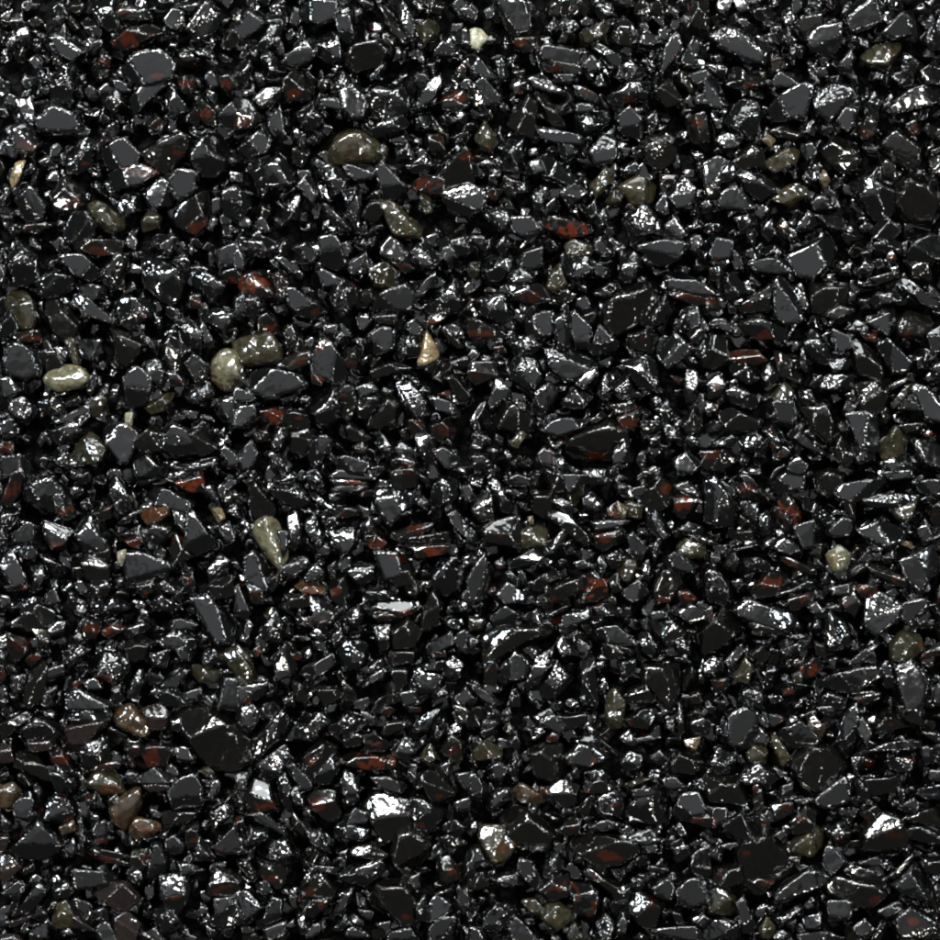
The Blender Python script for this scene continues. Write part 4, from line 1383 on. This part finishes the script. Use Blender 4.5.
LM = [(478,38,'the round cream pebble near the top edge'), (350,147,'the large olive pebble'), (882,53,'the striped brown-gold pebble'),
 (427,27,'the small olive pebble near the top edge'), (66,378,'the flat yellowish pebble'), (226,370,'the round grey-green pebble'),
 (255,347,'the boxy grey-brown pebble'), (428,345,'the tan wedge'), (267,540,'the pitted yellow sliver'), (536,536,'the squat olive block'),
 (622,511,'the small pale half-buried pebble'), (692,549,'the pale green lump'), (840,557,'the round speckled grey pebble'), (632,761,'the pure white glinting chip'),
 (154,754,'the bright chip with red reflection'), (130,721,'the honey-brown pebble'), (144,828,'the orange-edged wedge pebble'), (497,845,'the rounded brown pebble'),
 (617,706,'the upright oval pebble'), (215,740,'the largest smooth black chip'), (130,38,'the red-sided long chip'), (768,140,'the tiny tan grain'),
 (107,214,'the long olive chip on the left'), (8,796,'the tan pebble at the left edge'), (91,445,'the rounded grey pebble'), (400,217,'the leaning olive wedge'),
 (723,904,'the bright-topped tan pebble'), (739,78,'the blue-white shiny chip'), (19,72+235,'the dull grey-green pebble at left'), (902,395,'the yellow sliver at right'),
 (204,670,'the olive wedge'), (557,275,'the brown chip with beaded rim'), (810,843,'the domed brown pebble'), (893,448,'the grey-green wedge at right'), (58,915,'the olive pebble at bottom left'),
 (275,287,'the brick-red capped chip'), (515,375+423,'the curled brown pebble'), (525,845,'the long chip with red lower rim'), (812,866,'the big domed chip at right')]
used = {}
for s in stones: s['lm'] = None
for x, y, t in LM:
    s = min(stones, key=lambda q: np.hypot(*(q['c']-[x, y]))-(4 if q['typ'] in COL else 0))
    if s['lm'] is None: s['lm'] = t
def shape_words(s):
    h = s['poly']; P = h-s['c']; ev = np.linalg.eigvalsh(np.cov(P.T)); el = math.sqrt(max(ev[1], 1e-6)/max(ev[0], 1e-6))
    size = 'large ' if s['A'] > 900 else ('' if s['A'] > 420 else 'small ')
    n = len(h)
    form = 'sliver' if el > 2.3 else 'elongated' if el > 1.55 else 'triangular' if n <= 3 else 'four-sided' if n == 4 else 'blocky' if n == 5 else 'rounded'
    return size, form
TONE = {'G': 'grey-sheened', 'D': 'dark-faced', 'S': 'crumpled', 'B': 'glinting', 'X': 'white-glinting', 'R': 'red-faced', 'M': 'mauve-brown faced',
        'O': 'olive', 'P': 'pale grey-green', 'T': 'tan', 'W': 'off-white', 'Y': 'honey-brown'}
DIR = ['right of', 'up and right of', 'above', 'up and left of', 'left of', 'down and left of', 'below', 'down and right of']
marks = [s for s in stones if s['lm']]
inset = set(map(id, hero_b+hero_c)); groups = {}
for s in stones:
    if id(s) not in inset: continue
    size, form = shape_words(s); noun = 'chip' if s['typ'] not in COL else 'pebble'
    shp = form+' '+noun if form != 'sliver' else 'sliver'
    body = TONE[s['typ']]+(' black' if s['typ'] not in 'RMOPTWY' else '')
    s['desc'] = (size+body+' '+shp)+(' with red patch' if s['red'] is not None and s['typ'] in 'GDSB' else '')
    if s['lm']: continue
    d = [np.hypot(*(m['c']-s['c'])) if m is not s else 1e9 for m in marks]
    k = int(np.argmin(d)); m = marks[k]; v = s['c']-m['c']; a = math.atan2(-v[1], v[0]); dr = int(round(a/(math.pi/4))) % 8
    groups.setdefault((s['desc'], m['lm'], dr), []).append((d[k], s))
seen = set()
for (desc, lm, dr), L_ in groups.items():
    L_.sort(key=lambda t: t[0])
    for i, (d, s) in enumerate(L_):
        pre = ''
        if len(L_) > 1: pre = ['nearer ', 'farther '][i] if len(L_) == 2 else ['nearest ', 'second nearest ', 'third nearest ', 'fourth nearest ', 'fifth nearest ', 'sixth nearest '][min(i, 5)]
        place = ('touching' if d < 24 and len(L_) == 1 else '')
        s['label'] = (pre+desc+' '+DIR[dr]+' '+lm)
for s in marks: s['label'] = s['lm'].replace('the ', '', 1)+(', '+{'G': 'flat and grey-sheened', 'D': 'dark and smooth', 'S': 'crumpled and glittering', 'B': 'mirror bright', 'X': 'mirror bright', 'R': 'among black chips', 'M': 'dull'}.get(s['typ'], 'among wet black chips'))
for s in hero_b+hero_c:
    t = s['label']
    for a, b in ((' with red patch', ' red-spotted'), ('the bright-topped tan pebble', 'the bright-topped pebble'), ('the small olive pebble near the top edge', 'the small top-edge olive pebble'), ('the round cream pebble near the top edge', 'the round cream pebble'), ('the small pale half-buried pebble', 'the half-buried pale pebble'), ('the dull grey-green pebble at left', 'the dull left-edge pebble'), ('the long chip with red lower rim', 'the red-rimmed long chip'), ('the brown chip with beaded rim', 'the bead-rimmed brown chip'), ('and right of', 'right of'), ('and left of', 'left of')):
        if len(t.split()) > 16: t = t.replace(a, b)
    s['label'] = t

made = 0
for s in hero_b+hero_c:
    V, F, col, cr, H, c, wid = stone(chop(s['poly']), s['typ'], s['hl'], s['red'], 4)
    isb = s['typ'] not in COL
    V = V*S; zb = V[:, 2].min(); V[:, 2] -= zb
    nm = 'stone_chip' if isb else 'pebble'
    ob = bpy.data.objects.new(nm, to_mesh(nm, V, F, col, cr, M_BLACK if isb else M_PEB)); C.objects.link(ob)
    ob.location = ((c[0]-470)*S, (470-c[1])*S, (s['z']-H*.6)*S+zb)
    ob['label'] = s['label']; ob['category'] = 'stone' if isb else 'pebble'
    ob['group'] = 'wet black stone chips' if isb else 'coloured pebbles among the black chips'

# ------------------------------------------------------------------ everything smaller and deeper: one mass of grit
def rpoly(r, el=None):
    n = random.randint(4, 7); a0 = random.uniform(0, 6.28); el = el or random.uniform(.5, 1); rot = random.uniform(0, 3.14)
    pts = []
    for k in range(n):
        a = a0+6.283*(k+random.uniform(-.3, .3))/n; x, y = r*math.cos(a), r*el*math.sin(a)
        pts.append((x*math.cos(rot)-y*math.sin(rot), x*math.sin(rot)+y*math.cos(rot)))
    return hull(pts)
acc = []; nv = 0
def pour(poly, typ, z, level, hl=None, red=None):
    global nv
    V, F, col, cr, H, c, wid = stone(poly, typ, hl, red, level)
    V = V+np.array([c[0]-470, 470-c[1], z-H*.6]); acc.append((V*S, F+nv, col, cr)); nv += len(V)
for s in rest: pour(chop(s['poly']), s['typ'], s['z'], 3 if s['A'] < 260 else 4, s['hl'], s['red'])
def typ_(): return random.choices('GDSBRO', (4, 4, 12, 1, .2, .1))[0]
free = (mask == 0)
# gaps between the traced chips
tries = 0; n_fill = 0
while tries < 1400:
    tries += 1
    x, y = random.uniform(-6, 946), random.uniform(-6, 946)
    iy, ix = int((y-W0)/GR), int((x-W0)/GR)
    if mask[iy, ix] > 0: continue
    h = rpoly(random.uniform(7, 13))+[x, y]; cc = cells(h)
    if cc is None or len(cc[0]) < 2: continue
    cv = (mask[cc] > 0).mean()
    if cv > .65: continue
    mask[cc] += 1; n_fill += 1
    pour(h, typ_(), random.uniform(-15, -9), 3)
# the layer below
for x in np.arange(-20, 961, 19):
    for y in np.arange(-20, 961, 19):
        h = rpoly(random.uniform(10, 16))+[x+random.uniform(-7, 7), y+random.uniform(-7, 7)]
        pour(h, random.choice('DSSG'), random.uniform(-26, -18), 3)
# beyond the frame
for lay, (st, z0) in enumerate(((24, -3), (22, -18))):
    for x in np.arange(-250, 1191, st):
        for y in np.arange(-250, 1191, st):
            if -16 < x < 956 and -16 < y < 956: continue
            h = rpoly(random.uniform(11, 19))+[x+random.uniform(-6, 6), y+random.uniform(-6, 6)]
            if (h.max(0) > 0).all() and (h.min(0) < 940).all(): continue
            pour(h, typ_(), z0+random.uniform(-4, 3), 3 if lay == 0 else 2, red=None)
V = np.concatenate([a[0] for a in acc]); F = np.concatenate([a[1] for a in acc]); col = np.concatenate([a[2] for a in acc]); cr = np.concatenate([a[3] for a in acc])
zb = V[:, 2].min(); V[:, 2] -= zb
go = bpy.data.objects.new('gravel', to_mesh('gravel', V, F, col, cr, M_BLACK)); C.objects.link(go); go.location.z = zb
go['kind'] = 'stuff'; go['label'] = 'mass of small wet black gravel chips filling the gaps between the larger ones'; go['category'] = 'gravel'
print('things', len(hero_b), len(hero_c), 'rest', len(rest), 'fill', n_fill, 'verts', len(V))
